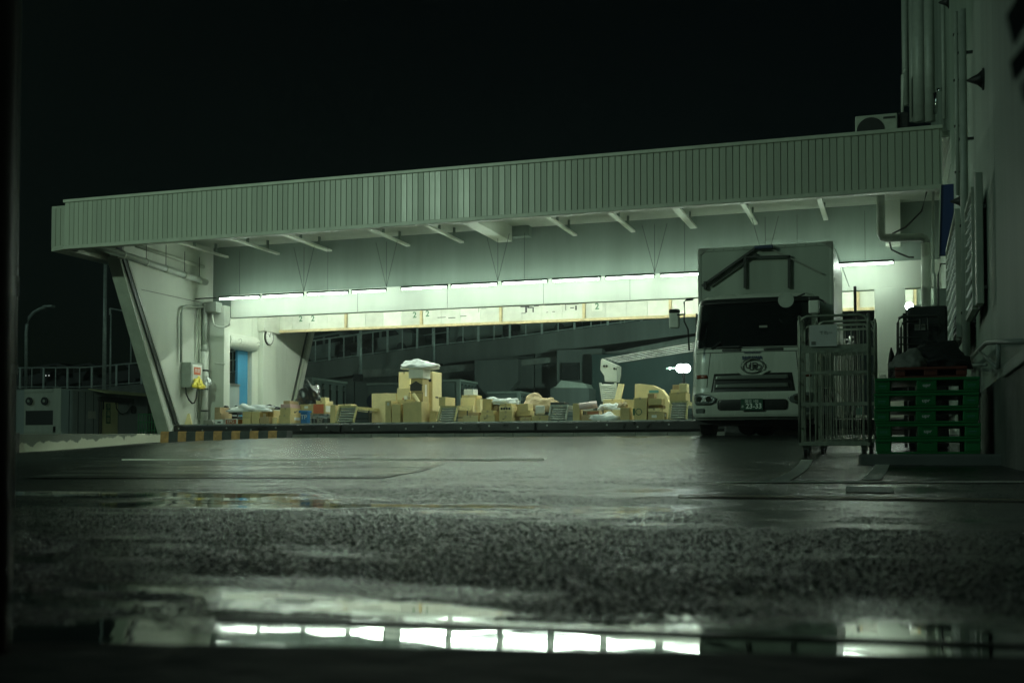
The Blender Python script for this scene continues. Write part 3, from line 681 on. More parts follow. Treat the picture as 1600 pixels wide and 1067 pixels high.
# ================================================================== ORANGE AND BLACK STRIPED BARRIER
YS = 23.5
s0, s1 = XU(250, YS, 680), XU(448, YS, 680); zs0 = PY(250, 689, YS).z; zs1 = PY(250, 674, YS).z
bar = thing('striped_barrier', 'low orange and black striped barrier block at the left dock end', 'barrier', (s0, YS, zs0))
n = 11; w = (s1-s0)/n
w1, w2 = w*1.1, w*.9
x = s0
i = 0
while x < s1-.02:
    ww = (s1-s0)/7.02*(.47 if i % 2 == 0 else .53)
    xe = min(x+ww, s1)
    lean = .0
    MB().prism([(x, YS, zs0-.3), (xe, YS, zs0-.3), (xe, YS+.03, zs1-.03), (xe, YS+.06, zs1), (x, YS+.06, zs1), (x, YS+.03, zs1-.03)], (0, 0, 0.0001)).v
    o = MB().prism([(x, YS, zs0-.3), (x, YS+.02, zs1-.03), (x, YS+.05, zs1), (x, YS+.28, zs1), (x, YS+.3, zs0-.3)], (xe-x-.002, 0, 0)).build('stripe', 'ykerb' if i % 2 == 0 else 'bkerb', bar)
    x = xe; i += 1
# ================================================================== BOXES ON THE DECK
def box(u0, u1, vt, Y, dep, m, label, zb=None, extra=None, name='cardboard_box', cat='cardboard box', rz=None, tape=True, vb=None, group='cardboard boxes on the dock'):
    zb = HD+.002 if zb is None else zb
    x0, x1 = XU(u0, Y, vt), XU(u1, Y, vt); zt_ = ZV(vt, Y, (u0+u1)/2)
    if vb is not None: zb = ZV(vb, Y, (u0+u1)/2)
    if zt_ < zb+.04: zt_ = zb+.06
    rz = random.uniform(-.03, .03) if rz is None else rz
    o = thing(name, label, cat, ((x0+x1)/2, Y+dep/2, zb), group)
    b = MB().box(x0, x1, Y, Y+dep, zb, zt_, rz)
    j = min(.012, (x1-x0)*.02)
    for v in b.v[4:]: v += Vector((random.uniform(-j, j), random.uniform(-j, j), random.uniform(-j, 0)))
    bb = b.build('carton', m, o, bevel=.006)
    if tape and m in ('kraft', 'kraft2', 'kraft3') and (x1-x0) > .25:
        xm = (x0+x1)/2
        MB().box(xm-.025, xm+.025, Y-.003, Y+dep+.003, zt_-.05, zt_+.002, 0).build('packing_tape', 'tape', o)
    if extra: extra(o, x0, x1, Y, zb, zt_, dep)
    elif m in ('kraft', 'kraft2', 'kraft3') and (zt_-zb) > .2 and (x1-x0) > .25:
        q = random.random()
        if q < .45: inkbox(.12+.3*q, .3, .12+.3*q+.32, .62, 'whitec', 'shipping_label')(o, x0, x1, Y, zb, zt_, dep)
        elif q < .7: multi(inkbox(.6, .18, .85, .24, 'ink'), inkbox(.6, .30, .78, .34, 'ink'))(o, x0, x1, Y, zb, zt_, dep)
        if random.random() < .4: inkbox(.3, .45, .7, .75, 'whitec', 'shipping_label', right=True)(o, x0, x1, Y, zb, zt_, dep)
    o['_t'] = zt_
    return zt_
def inkbox(ux, uy, ux2, uy2, m='ink', nm='print_mark', d=.006, right=False):
    def f(o, x0, x1, Y, zb, zt_, dep):
        if not right: MB().box(x0+(x1-x0)*ux, x0+(x1-x0)*ux2, Y-d-.002, Y-.004, zb+(zt_-zb)*uy, zb+(zt_-zb)*uy2).build(nm, m, o)
        else: MB().box(x1+.004, x1+d+.002, Y+dep*ux, Y+dep*ux2, zb+(zt_-zb)*uy, zb+(zt_-zb)*uy2).build(nm, m, o)
    return f
def multi(*fs):
    def f(*a):
        for g_ in fs: g_(*a)
    return f
def swoosh(cx=.5, cyy=.5, k=.25, face='front'):
    def f(o, x0, x1, Y, zb, zt_, dep):
        if face == 'front':
            c = Vector((x0+(x1-x0)*cx, Y-.008, zb+(zt_-zb)*cyy)); ex = Vector((1, 0, 0)); s = (x1-x0)*k; e = Vector((0, .004, 0))
        else:
            c = Vector((x1+.006, Y+dep*cx, zb+(zt_-zb)*cyy)); ex = Vector((0, 1, 0)); s = dep*k; e = Vector((.004, 0, 0))
        pts = [(-.75, .12), (-.85, -.18), (-.6, -.36), (-.3, -.30), (1, .40), (-.3, -.02), (-.55, -.08), (-.68, .0)]
        MB().prism([c+ex*(a*s)+Vector((0, 0, b*s)) for a, b in pts], e).build('curved_tick_mark', 'ink', o)
    return f
def txt(s, size, m='ink', cx=.5, cyy=.5, face='front'):
    def f(o, x0, x1, Y, zb, zt_, dep):
        if face == 'front': text(s, size, m, o, (x0+(x1-x0)*cx, Y-.010, zb+(zt_-zb)*cyy), 'lettering')
        else: text(s, size, m, o, (x1+.010, Y+dep*cx, zb+(zt_-zb)*cyy), 'lettering', 'right')
    return f
lbl = inkbox(.3, .35, .7, .7, 'whitec', 'shipping_label')
# --- far left cluster
t = box(336, 349, 655, 26.25, .4, 'whitec', 'small whitish printed carton at the far left foot of the pillar', extra=inkbox(.3, .3, .7, .6))
t2 = box(335, 345, 645, 26.3, .55, 'kraft3', 'brown carton second from the top of the small leftmost stack', zb=t)
box(335.5, 344, 636, 26.35, .4, 'kraft3', 'small brown carton topping the leftmost little stack', zb=t2)
t = box(352, 371, 654, 26.2, .30, 'whitec', 'long carton with rust brown front print and an orange end', extra=multi(inkbox(.04, .12, .9, .88, 'brownp', 'front_print'), inkbox(.05, .1, .95, .9, 'orangec', 'end_print', right=True), txt('EPG', .12, 'board', .45, .5)))
t1 = box(379, 392, 653, 26.25, .5, 'kraft', 'olive shaded carton, bottom left of the block under the white bag')
a1 = box(379, 392, 643, 26.25, .5, 'kraft', 'olive shaded carton, top left of the block under the white bag', zb=t1)
t1 = box(393, 405, 654, 26.25, .5, 'kraft', 'carton with taped front, low centre of the block under the white bag')
a2 = box(393, 406, 643, 26.28, .5, 'kraft', 'carton with a white label on its right, high centre under the white bag', zb=t1, extra=inkbox(.3, .3, .6, .8, 'whitec', 'shipping_label', right=True))
blob('plastic_bag', (XU(395, 26.6, 640), 26.55, a1), (.62, .3, .17), 'bag', 'thin bluish white plastic bag lying over the olive cartons', 'plastic bag', 11, rough=.3)
t1 = box(406, 421, 651, 26.25, .45, 'kraft3', 'wide low carton between the white bag block and the pink lid box')
box(414, 428, 641, 26.7, .5, 'kraft', 'carton set back on the left of the pink lid box', zb=HD)
box(422, 433, 652, 26.4, .3, 'kraft2', 'small pale carton squeezed against the pink lid stack')
blob('plastic_bag', (XU(425, 27.4, 640), 27.2, HD+.42), (.4, .22, .10), 'bbag', 'flat crumpled black bag behind the small cartons left of the pink box', 'plastic bag', 12)
t1 = box(436, 453, 648, 26.2, .72, 'kraft', 'bottom carton of the pink lid stack, broad bright right side')
t2 = box(438, 454, 637, 26.25, .55, 'kraft', 'middle carton with a curved tick on its right side', zb=t1, extra=swoosh(.5, .5, .22, 'right'))
t3 = box(438, 453, 631, 26.25, .55, 'pinkc', 'flat pink lid box in the left stack', zb=t2, tape=False)
box(443, 453, 626, 26.3, .45, 'kraft3', 'small brown carton on top of the pink lid box', zb=t3)
# blue bin
def bincut(o, x0, x1, Y, zb, zt_, dep):
    MB().box(x0-.05, x1+.03, Y-.03, Y+dep+.03, zt_-.05, zt_+.012).build('rim', 'bluep', o, bevel=.01)
    text('TP', .16, 'whitec', o, ((x0+x1)/2, Y-.012, zt_-.16), 'lettering')
box(470, 480, 642, 26.15, .16, 'bluep', 'bright blue plastic bin lettered TP beside the pink lid stack', extra=bincut, name='plastic_bin', cat='bin', tape=False, group=None, rz=0)
# cart with wide box
def cart(u0, u1, vt, Y, dep, label):
    x0, x1 = XU(u0, Y, vt), XU(u1, Y, vt); z = ZV(vt, Y, u0)
    o = thing('roller_cart', label, 'cart', ((x0+x1)/2, Y+dep/2, HD))
    MB().box(x0, x1, Y, Y+dep, z-.05, z).build('table_top', 'steel', o, bevel=.008)
    for k in range(9):
        xx = x0+.06+k*(x1-x0-.12)/8; MB().tube([(xx, Y+.02, z+.028), (xx, Y+dep-.02, z+.028)], .025, 8).build('roller', 'steel', o)
    for xx in (x0+.05, x1-.05):
        for yy in (Y+.05, Y+dep-.05): MB().tube([(xx, yy, HD), (xx, yy, z-.05)], .022, 8).build('leg', 'dark', o)
    MB().tube([(x0+(x1-x0)*.6, Y+.1, HD+.02), (x0+(x1-x0)*.6, Y+.1, z-.05)], .05, 8, r2=.09).build('pedestal', 'steel', o)
    return z+.054
z = cart(470, 514, 650, 26.75, .6, 'dark roller cart on the dock carrying the orange ended box')
def dhl(o, x0, x1, Y, zb, zt_, dep):
    MB().box(x1-.34, x1-.04, Y-.010, Y-.004, zb+.01, zt_-.01).build('red_print', 'redc', o)
    MB().box(x1+.002, x1+.01, Y+.03, Y+dep*.8, zb+.05, zt_-.05).build('white_print', 'whitec', o)
zt1 = box(468, 508, 631, 26.8, .5, 'kraft', 'long brown carton with an orange red end on the cart', zb=z, extra=multi(dhl, inkbox(.2, .55, .34, .8, 'whitec', 'shipping_label')))
zt2 = box(494, 509, 626, 26.85, .4, 'kraft2', 'flat pale carton on the right end of the long orange ended carton', zb=zt1)
box(501, 508, 621, 26.9, .22, 'kraft2', 'tiny carton topping the flat pale one above the cart', zb=zt2)
blob('rubbish_bag', (XU(482, 27, 620), 27.0, zt1), (.30, .25, .40), 'bbag', 'shiny black plastic rubbish bag on the long carton', 'plastic bag', 21, rough=.45)
box(516, 524, 633, 26.4, .3, 'kraft', 'narrow upright olive carton just left of the first roller conveyor')
# folded dark pallets / black crate stack at far left behind
o = thing('crate_stack_dolly', 'black folded dolly rack behind the orange ended carton at the left', 'dolly', (XU(366, 27, 640), 27.0, HD))
for k, v in enumerate((652, 646, 640)):
    z = ZV(v, 27.0, 366); MB().box(XU(355, 27, v), XU(374, 27, v), 26.9, 27.4, z-.03, z+.03).build('shelf', 'black', o, bevel=.01)
for u in (356, 373):
    MB().tube([(XU(u, 27, 640), 26.95, HD), (XU(u, 27, 640), 26.95, ZV(637, 27, u))], .02, 6).build('upright', 'black', o)
    MB().tube([(XU(u-1, 27, 640), 26.9, ZV(636.5, 27, u)), (XU(u-1, 27, 640), 27.0, ZV(636.5, 27, u))], .05, 12).build('wheel', 'black', o)
# --- conveyors
def conveyor(u0, u1, vt, label, length=2.3, side='yrail', Y=26.2, n=6, legs=True, zb=None, slope=.0):
    x0, x1 = XU(u0, Y, vt), XU(u1, Y, vt); z1 = ZV(vt, Y+.15, u0); z0 = (HD+.03) if zb is None else zb
    o = thing('roller_conveyor', label, 'conveyor', ((x0+x1)/2, Y+.3, z0), 'gravity roller conveyors ending at the dock edge')
    r0 = None
    P0 = Vector((x0+.03, Y+.02, z0+.03)); P1 = Vector((x0+.03, Y+.22, z1-.04)); 
    for k in range(n):
        p = P0.lerp(P1, k/(n-1)); q_ = p.copy(); q_.x = x1-.03
        if r0 is None: r0 = MB().tube([p, q_], .022, 8).build('roller', 'pipe', o, smooth=True); pz = p
        else: clone(r0, 'roller', p-pz, o)
    m = int(length/.13)
    for k in range(1, m):
        p = P1+Vector((0, .10+k*.13, .0+slope*k*.13)); clone(r0, 'roller', p-pz, o)
    for xx in (x0, x1):
        MB().bar((xx, Y, z0), (xx, Y+.22, z1), .03, .07).build('end_rail', side, o)
        MB().bar((xx, Y+.20, z1-.03), (xx, Y+.2+length, z1-.03+slope*length), .03, .08).build('side_rail', side, o)
    MB().box(x0-.01, x1+.01, Y+.2, Y+.23, z1-.01, z1+.03).build('end_bar', side, o)
    MB().prism([(x0+.02, Y+.10, z0), (x1-.02, Y+.10, z0), (x1-.02, Y+.30, z1-.09), (x0+.02, Y+.30, z1-.09)], (0, .01, 0)).build('backing_plate', 'black', o)
    if legs:
        for yy in (Y+.9, Y+length):
            for xx in (x0, x1): MB().tube([(xx, yy, HD), (xx, yy, z1-.05)], .02, 6).build('leg', 'dark', o)
            MB().bar((x0, yy, HD+.15), (x1, yy, HD+.15), .02).build('cross_brace', 'dark', o)
    return z1
c1 = conveyor(525, 552, 636, 'roller conveyor with faded yellow rails just right of the black bag')
box(528, 548, 633.0, 26.7, .35, 'kraft2', 'flat opened carton lying on the leftmost yellow railed conveyor', zb=c1+.03)
c2 = conveyor(684, 710, 636, 'roller conveyor right of the tall cartons, with a carton on it')
box(686, 696, 620, 26.45, .65, 'kraft', 'carton tilted on top of the conveyor right of the tall cartons', zb=c2+.03)
c3 = conveyor(857, 884, 634, 'roller conveyor in the middle right, below the brown paper bag', side='pipe')
o = MB().box(XU(860, 26.5, 628), XU(882, 26.5, 628), 26.5, 26.9, c3+.032, c3+.09, .0).build('tray', 'black', bevel=.01); tag(o, 'flat black tray on the conveyor beside the brown paper bag', 'tray')
c4 = conveyor(1045, 1072, 628, 'yellow framed roller conveyor next to the truck cab', side='yrail', n=7)
t1 = box(1046, 1072, 613, 26.5, .5, 'kraft', 'wide carton at the bottom of the pile on the conveyor by the truck', zb=c4+.03)
t2 = box(1048, 1064, 608, 26.55, .4, 'kraft2', 'flat carton in the middle of the pile by the truck', zb=t1)
box(1051, 1061, 601, 26.6, .3, 'kraft3', 'small brownish carton high on the left of the pile by the truck', zb=t2)
box(1061, 1073, 599, 26.5, .34, 'kraft2', 'square pale carton high on the right of the pile by the truck', zb=t1)
# --- centre big group
box(581, 620, 614, 27.7, .6, 'kraft2', 'broad plain bright carton at the back left of the tall group')
box(602, 611, 626, 26.25, .5, 'kraft', 'tall narrow olive carton at the front left of the tall group', extra=inkbox(.35, .78, .7, .92, 'board', 'print_mark'))
t1 = box(612.5, 626, 646, 26.2, .4, 'kraft', 'lower of two olive cartons in front of the tall group')
box(612.5, 626, 631, 26.2, .4, 'kraft', 'upper of two olive cartons in front of the tall group', zb=t1)
box(630, 659, 627, 26.15, .52, 'kraft', 'largest olive carton at the front of the tall group with a bright side')
t3 = box(620, 640, 606, 27.3, .4, 'kraft2', 'bright carton with a small red mark left of the house printed one', extra=inkbox(.45, .6, .6, .72, 'redc'), tape=False)
box(623, 640, 581, 27.75, .5, 'kraft2', 'tall plain carton standing at the upper left of the tall group')
def house(o, x0, x1, Y, zb, zt_, dep):
    w = x1-x0; cx = x0+w*.45; z = zt_-.22
    MB().prism([(cx-.16, Y-.008, z-.10), (cx+.16, Y-.008, z-.10), (cx+.16, Y-.008, z+.04), (cx+.20, Y-.008, z+.04), (cx, Y-.008, z+.15), (cx-.20, Y-.008, z+.04), (cx-.16, Y-.008, z+.04)], (0, .004, 0)).build('house_print', 'ink', o)
    mb = MB(); z0, z1 = z-.42, z-.14
    for a, b, c, d in ((cx-.19, cx+.19, z0, z0+.01), (cx-.19, cx+.19, z1-.01, z1), (cx-.19, cx-.18, z0, z1), (cx+.18, cx+.19, z0, z1)): mb.box(a, b, Y-.007, Y-.004, c, d)
    mb.build('frame_print', 'ink', o)
    yc = Y+dep*.5; zz = z-.62
    MB().prism([(x1+.006, yc-.08, zz+.16), (x1+.006, yc+.08, zz+.16), (x1+.006, yc, zz+.24)], (.003, 0, 0)).build('house_print', 'ink', o)
    mb = MB()
    for a, b, c, d in ((yc-.06, yc+.06, zz, zz+.02), (yc-.06, yc+.06, zz+.12, zz+.14), (yc-.06, yc-.04, zz, zz+.14), (yc+.04, yc+.06, zz, zz+.14)): mb.box(x1+.005, x1+.008, a, b, c, d)
    mb.build('frame_print', 'ink', o)
    MB().box(x1+.005, x1+.009, yc-.05, yc+.05, zt_-.45, zt_-.15).build('side_label', 'whitec', o)
t4 = box(642, 660, 591, 26.85, .42, 'kraft', 'tall carton printed with a small black house', extra=house, tape=False, rz=0)
t5 = box(638.5, 661, 574, 26.8, .48, 'whitec', 'square white carton on top of the house printed one', zb=t4, tape=False, rz=0)
blob('plastic_bag', (XU(656, 27.05, 572), 27.05, t5-.03), (.50, .34, .17), 'bag', 'puffy white plastic bag draped over the white carton at the top', 'plastic bag', 31, rough=.16)
box(666.5, 676, 580, 27.5, .62, 'kraft2', 'tallest slim carton at the right of the tall group', extra=multi(inkbox(.1, .80, .8, .86), inkbox(.3, .5, .6, .53, right=True)), tape=False)
box(671, 681, 642, 26.5, .25, 'kraft', 'small olive carton in the gap left of the second conveyor')
o = MB().tube([(XU(650, 26.7, 616), 26.55, ZV(616, 26.6, 650)), (XU(658, 26.3, 632), 26.3, ZV(634, 26.3, 658))], .045, 14).build('cardboard_tube', 'kraft2', smooth=False); tag(o, 'cardboard tube leaning against the house printed carton', 'cardboard tube')
box(631, 637, 618, 26.9, .2, 'whitec', 'small upright white packet by the house printed carton', vb=627, cat='packet')
box(621, 646, 624, 26.75, .3, 'kraft', 'low carton lying under the small white packet', tape=True)
# --- middle group
t1 = box(716, 739, 633, 27.3, .6, 'kraft2', 'bright carton at the base of the white topped pile', zb=HD)
t2 = box(720, 741, 621, 27.4, .5, 'kraft2', 'bright carton in the middle of the white topped pile', zb=t1)
t3 = box(721, 744, 617, 27.45, .45, 'kraft', 'flat carton right under the small white carton', zb=t2)
box(725, 740, 608, 27.5, .3, 'whitec', 'small white carton crowning the pile behind the second conveyor', zb=t3, tape=False)
box(742, 751, 623, 27.5, .4, 'kraft2', 'bulging pale packet right of the white topped pile', cat='packet')
box(723, 747, 649, 26.2, .3, 'kraft2', 'low flat pale carton at the dock edge right of the second conveyor')
box(731, 748, 644, 26.6, .3, 'kraft3', 'flat brown carton just behind the low pale one')
o = MB().prism([PY(745, 650, 26.75), PY(756, 650, 26.75), PY(756, 636, 26.85)], (0, .3, 0)).build('packet', 'kraft2'); tag(o, 'small wedge shaped paper packet leaning on the tall carton', 'packet')
t1 = box(749.5, 773, 648, 26.15, .42, 'kraft', 'tick marked carton at the edge, right of the low flat one', extra=swoosh(.42, .55, .17))
t1b = box(752, 771, 641, 26.2, .4, 'kraft', 'flat plain carton on the first tick marked one', zb=t1)
box(754, 768, 623, 26.5, .45, 'kraft', 'upright brown carton standing behind the first tick marked one', vb=641.5)
t2 = box(780, 800, 649, 26.15, .40, 'kraft', 'tick marked carton under the four dot one', extra=swoosh(.4, .5, .17))
t3 = box(780, 800, 642, 26.17, .4, 'kraft', 'plain carton between the tick marked and four dot ones', zb=t2)
def dots(o, x0, x1, Y, zb, zt_, dep):
    for k in range(4): MB().tube([((x0+(x1-x0)*(.2+.2*k)), Y-.009, (zb+zt_)/2), ((x0+(x1-x0)*(.2+.2*k)), Y-.004, (zb+zt_)/2)], .030, 12).build('dot_print', 'ink', o)
t4 = box(780, 800, 634.5, 26.2, .4, 'kraft2', 'carton printed with a row of four dark dots', zb=t3, extra=dots)
t4b = box(781, 799, 630.5, 26.25, .4, 'kraft', 'flat carton resting on the four dot one', zb=t4)
box(767, 777, 634, 26.6, .35, 'kraft3', 'dark shaded carton between the upright one and the four dot one', extra=swoosh(.5, .5, .3))
blob('plastic_bag', (XU(786, 26.9, 625), 26.75, t4b), (.45, .24, .16), 'bag', 'silvery white bag lying over the four dot pile', 'plastic bag', 41)
t1 = box(806, 829, 650, 26.45, .35, 'kraft3', 'low carton at the bottom of the pile left of the white packet')
t2 = box(806, 828, 641, 26.4, .35, 'kraft', 'wide carton with faint print in the pile left of the white packet', zb=t1, extra=txt('AGO', .07, 'kraft3'))
box(811, 825, 630.5, 26.4, .4, 'kraft', 'small square carton on top of the pile left of the white packet', zb=t2)
box(813, 829, 652, 26.15, .25, 'kraft', 'small framed carton right at the edge with a dark inner print', extra=inkbox(.15, .3, .85, .6, 'kraft3'))
t1 = box(831, 856, 648.5, 26.15, .35, 'kraft', 'wide plain carton at the edge left of the third conveyor', extra=txt('u', .08))
o = MB().box(XU(836, 26.4, 640), XU(850, 26.4, 640), 26.3, 26.6, t1+.03, t1+.24, .3).build('packet', 'whitec', bevel=.03); o.rotation_euler = (0, 0, 0); tag(o, 'plump white packet sitting tilted on the wide carton by the third conveyor', 'packet')
blob('paper_bag', (XU(845, 27.3, 630), 27.3, HD+.28), (.56, .3, .32), 'brownbag', 'big crumpled brown paper bag behind the white packet', 'paper bag', 51, rough=.25)
box(805, 812, 631, 27.0, .4, 'kraft', 'narrow carton behind the pile left of the white packet')
# --- right group
box(895, 906, 630, 26.3, .3, 'kraft', 'upright olive carton just right of the third conveyor')
def prt(o, x0, x1, Y, zb, zt_, dep):
    for k, a in enumerate((.05, .14)): MB().box(x0+(x1-x0)*a, x0+(x1-x0)*(a+.05), Y-.009, Y-.004, zb+.02, zt_-.02).build('stripe_print', 'ink', o)
    MB().box(x0+(x1-x0)*.3, x0+(x1-x0)*.95, Y-.009, Y-.004, zb+.03, zt_-.03).build('pattern_print', 'brownp', o)
t1 = box(909, 927, 649, 26.2, .35, 'kraft3', 'lower reddish printed carton under the pink roll')
t2 = box(910, 936, 641, 26.25, .35, 'kraft3', 'upper reddish striped carton under the pink roll', zb=t1, extra=prt)
o = MB().tube([(XU(905, 26.35, 636), 26.35, t2+.10), (XU(920, 26.4, 636), 26.4, t2+.12), (XU(933, 26.45, 634), 26.45, t2+.15)], .085, 14).build('wrapped_roll', 'pinkbag', smooth=True); tag(o, 'pale pink wrapped roll lying on the striped cartons', 'roll')
blob('plastic_bag', (XU(945, 26.3, 655), 26.3, HD), (.42, .2, .155), 'bag', 'flat white plastic bag lying on the dock edge', 'plastic bag', 61, rough=.25)
box(943, 968, 640, 26.7, .5, 'kraft2', 'pale carton with small coloured print behind the white bag', extra=multi(inkbox(.1, .5, .16, .8, 'redc'), inkbox(.22, .5, .28, .8, 'green')))
t1 = box(946, 971, 632, 27.3, .5, 'kraft2', 'pale carton at the back behind the coloured print one')
box(942, 972, 623, 27.4, .5, 'kraft2', 'wide plain carton below the standing roller panel', zb=t1)
blob('plastic_bag', (XU(956, 26.9, 640), 26.9, ZV(640, 26.7, 955)), (.34, .2, .13), 'bag', 'small clear bag on the coloured print carton', 'plastic bag', 62)
o = MB().prism([PY(960, 624, 27.1), PY(969, 624, 27.1), PY(974, 600, 27.3), PY(966, 599, 27.3)], (0.0, .12, 0)).build('cardboard_sheet', 'kraft2'); tag(o, 'tall flat pack leaning right of the standing roller panel', 'flat pack')
box(969, 984, 636.5, 26.15, .38, 'kraft', 'cube shaped olive carton left of the green marked tall one')
box(976, 991, 624, 26.75, .4, 'kraft2', 'bright carton behind the cube shaped olive one')
blob('paper_scrap', (XU(975, 26.4, 634), 26.3, ZV(636.5, 26.15, 976)), (.12, .12, .11), 'brownbag', 'crumpled packing paper on the cube shaped carton', 'packing paper', 63)
def gmark(o, x0, x1, Y, zb, zt_, dep):
    c = Vector(((x0+x1)/2-.03, Y-.006, zb+(zt_-zb)*.38)); mb = MB()
    mb.tube([c+Vector((math.cos(a)*.07, 0, math.sin(a)*.07)) for a in [i*math.pi/8 for i in range(17)]], .010, 5)
    mb.box(c.x-.14, c.x-.09, Y-.010, Y-.004, c.z-.08, c.z+.08); mb.build('green_ring_print', 'greenink', o)
box(990, 1010, 621, 26.15, .3, 'kraft', 'tall olive carton with a green ring mark', extra=gmark)
t1 = box(1012.5, 1037, 643, 26.15, .35, 'kraft', 'wide olive carton at the foot of the pile left of the yellow conveyor')
t2 = box(1012.5, 1031, 637.5, 26.15, .35, 'kraft2', 'flat carton second in the pile left of the yellow conveyor', zb=t1)
t3 = box(1013, 1036, 633, 26.35, .3, 'kraft3', 'thin brown carton in the middle of the pile left of the yellow conveyor', zb=t2)
t4 = box(1013, 1034, 622, 26.2, .35, 'kraft', 'olive carton near the top of the pile left of the yellow conveyor', zb=t3)
box(1012, 1022, 615, 26.25, .3, 'kraft3', 'little dark carton on top of the pile left of the yellow conveyor', zb=t4)
poly = [PY(u, v, 27.4) for u, v in ((991, 655), (992, 600), (1000, 599.5), (1020, 602), (1033, 608), (1041, 618), (1046, 630), (1046, 655))]
bc = thing('curved_top_box', 'big pale cardboard box with a curved sagging top and a teal label', 'cardboard box', (XU(1018, 27.4, 640), 27.4, HD), 'cardboard boxes on the dock')
MB().prism(poly, (0, .4, 0)).build('carton', 'kraft2', bc, bevel=.008)
a, b = PY(1014, 614, 27.39), PY(1029, 609.5, 27.39)
MB().box(a.x, b.x, 27.388, 27.396, a.z, b.z).build('teal_label', 'teal', bc)
# standing roller panel and parallel rails (large rising conveyor)
rc = thing('rising_conveyor', 'large rising conveyor with white side plates and long parallel rails', 'conveyor', (XU(955, 29, 640), 29.0, HD))
Yr = 28.6
r0 = None
for k in range(8):
    v = 602+k*3.1; a, b = PY(940+k*.35, v, Yr), PY(961+k*.1, v+.2, Yr)
    MB().tube([a, b], .03, 8).build('roller', 'pipew', rc)
for (ua, ub) in ((938, 942), (961.5, 963)):
    MB().bar(PY(ua, 598, Yr), PY(ub, 627, Yr), .05, .06).build('end_rail', 'pipew', rc)
MB().prism([PY(u, v, Yr+.25) for u, v in ((939, 562), (941, 560), (966, 571), (969.5, 573), (968, 588), (966, 597), (945, 596), (944, 587), (938, 578))], (0, .08, 0)).build('side_plate', 'pipew', rc, bevel=.01)
MB().prism([PY(u, v, Yr+.1) for u, v in ((963.5, 571), (969.5, 573), (969, 586), (966.5, 597), (964, 596))], (0, .10, 0)).build('edge_plate', 'pipe', rc)
for u, v in ((944, 572), (948, 572), (960, 576), (964, 576.5)):
    p = PY(u, v, Yr+.24); MB().tube([p, p+Vector((0, -.02, 0))], .03, 8).build('bolt', 'ink', rc)
MB().prism([PY(u, v, Yr+.3) for u, v in ((941, 598), (962, 598), (964, 640), (944, 640))], (0, .05, 0)).build('backing_plate', 'dark', rc)
for k in range(5):
    a = PY(945+k*4.6, 560.5+k*1.5, Yr+.3); b = PY(1074, 537.5+k*3.0, Yr+.3); b = PY(1110, 537.5+k*3.0-5.5, Yr+.3+0.8)
    MB().tube([a, b], .013, 8).build('long_rail', 'steel', rc, smooth=True)
MB().tube([PY(1110, 520, Yr+1.15), Vector((PY(1110, 520, Yr+1.15).x, Yr+1.15, HD))], .04, 8).build('support_post', 'steel', rc)
for u in (950,): MB().tube([PY(u, 640, Yr+.4), Vector((PY(u, 640, Yr+.4).x, Yr+.4, HD))], .04, 8).build('support_post', 'steel', rc)
# ================================================================== TRUCK
TZ = .93; TY = 20.3; TX = XU(1175, TY, 600)
tr = thing('delivery_truck', 'white delivery truck backed up to the dock, front facing the yard', 'truck', (TX, TY, TZ))
YP = [(1.22, .07), (1.32, .02), (1.5, 0), (1.68, .02), (1.74, .045), (1.80, .05), (2.0, .06), (2.46, .10), (2.50, .13), (2.56, .16), (3.30, .46), (3.42, .54), (3.50, .66), (3.55, .95)]
WP = [(1.22, 1.04), (1.32, 1.09), (1.5, 1.105), (1.74, 1.10), (2.0, 1.09), (2.46, 1.09), (3.30, 1.055), (3.42, 1.03), (3.50, .97), (3.55, .75)]
def interp(P, z):
    if z <= P[0][0]: return P[0][1]
    for (a, va), (b, vb) in zip(P, P[1:]):
        if z <= b: return va+(vb-va)*(z-a)/(b-a)
    return P[-1][1]
RC_ = .24
def sy(x, z, w=None):
    w = w or interp(WP, z); y = interp(YP, z) + .09*(x/w)**2
    k = abs(x)-(w-RC_)
    if k > 0: k = min(k, RC_); y += RC_*(1-math.sqrt(max(0, 1-(k/RC_)**2)))
    return y
zsl = [1.22, 1.27, 1.32, 1.5, 1.68, 1.74, 1.80, 2.0, 2.2, 2.46, 2.56, 2.8, 3.05, 3.30, 3.36, 3.42, 3.46, 3.50, 3.53, 3.55]
vs = []; N = 40
for z in zsl:
    w = interp(WP, z)
    ring = [(-w, 1.85)]
    for i in range(N+1):
        t_ = -1+2*i/N; x = w*math.sin(t_*math.pi/2)**1 if False else w*(abs(t_)**.8)*(1 if t_ >= 0 else -1)
        ring.append((x, sy(x, z, w)))
    ring.append((w, 1.85))
    vs += [(TX+x, TY+y, z) for x, y in ring]
k = N+3; fs = []
for j in range(len(zsl)-1):
    for i in range(k): fs.append((j*k+i, j*k+(i+1) % k, (j+1)*k+(i+1) % k, (j+1)*k+i))
fs.append(tuple(range(k))); fs.append(tuple((len(zsl)-1)*k+i for i in range(k-1, -1, -1)))
MB().add(vs, fs).build('cab', 'truckw', tr, smooth=False).data.polygons.foreach_set('use_smooth', [True]*(len(fs)-2)+[False]*2)
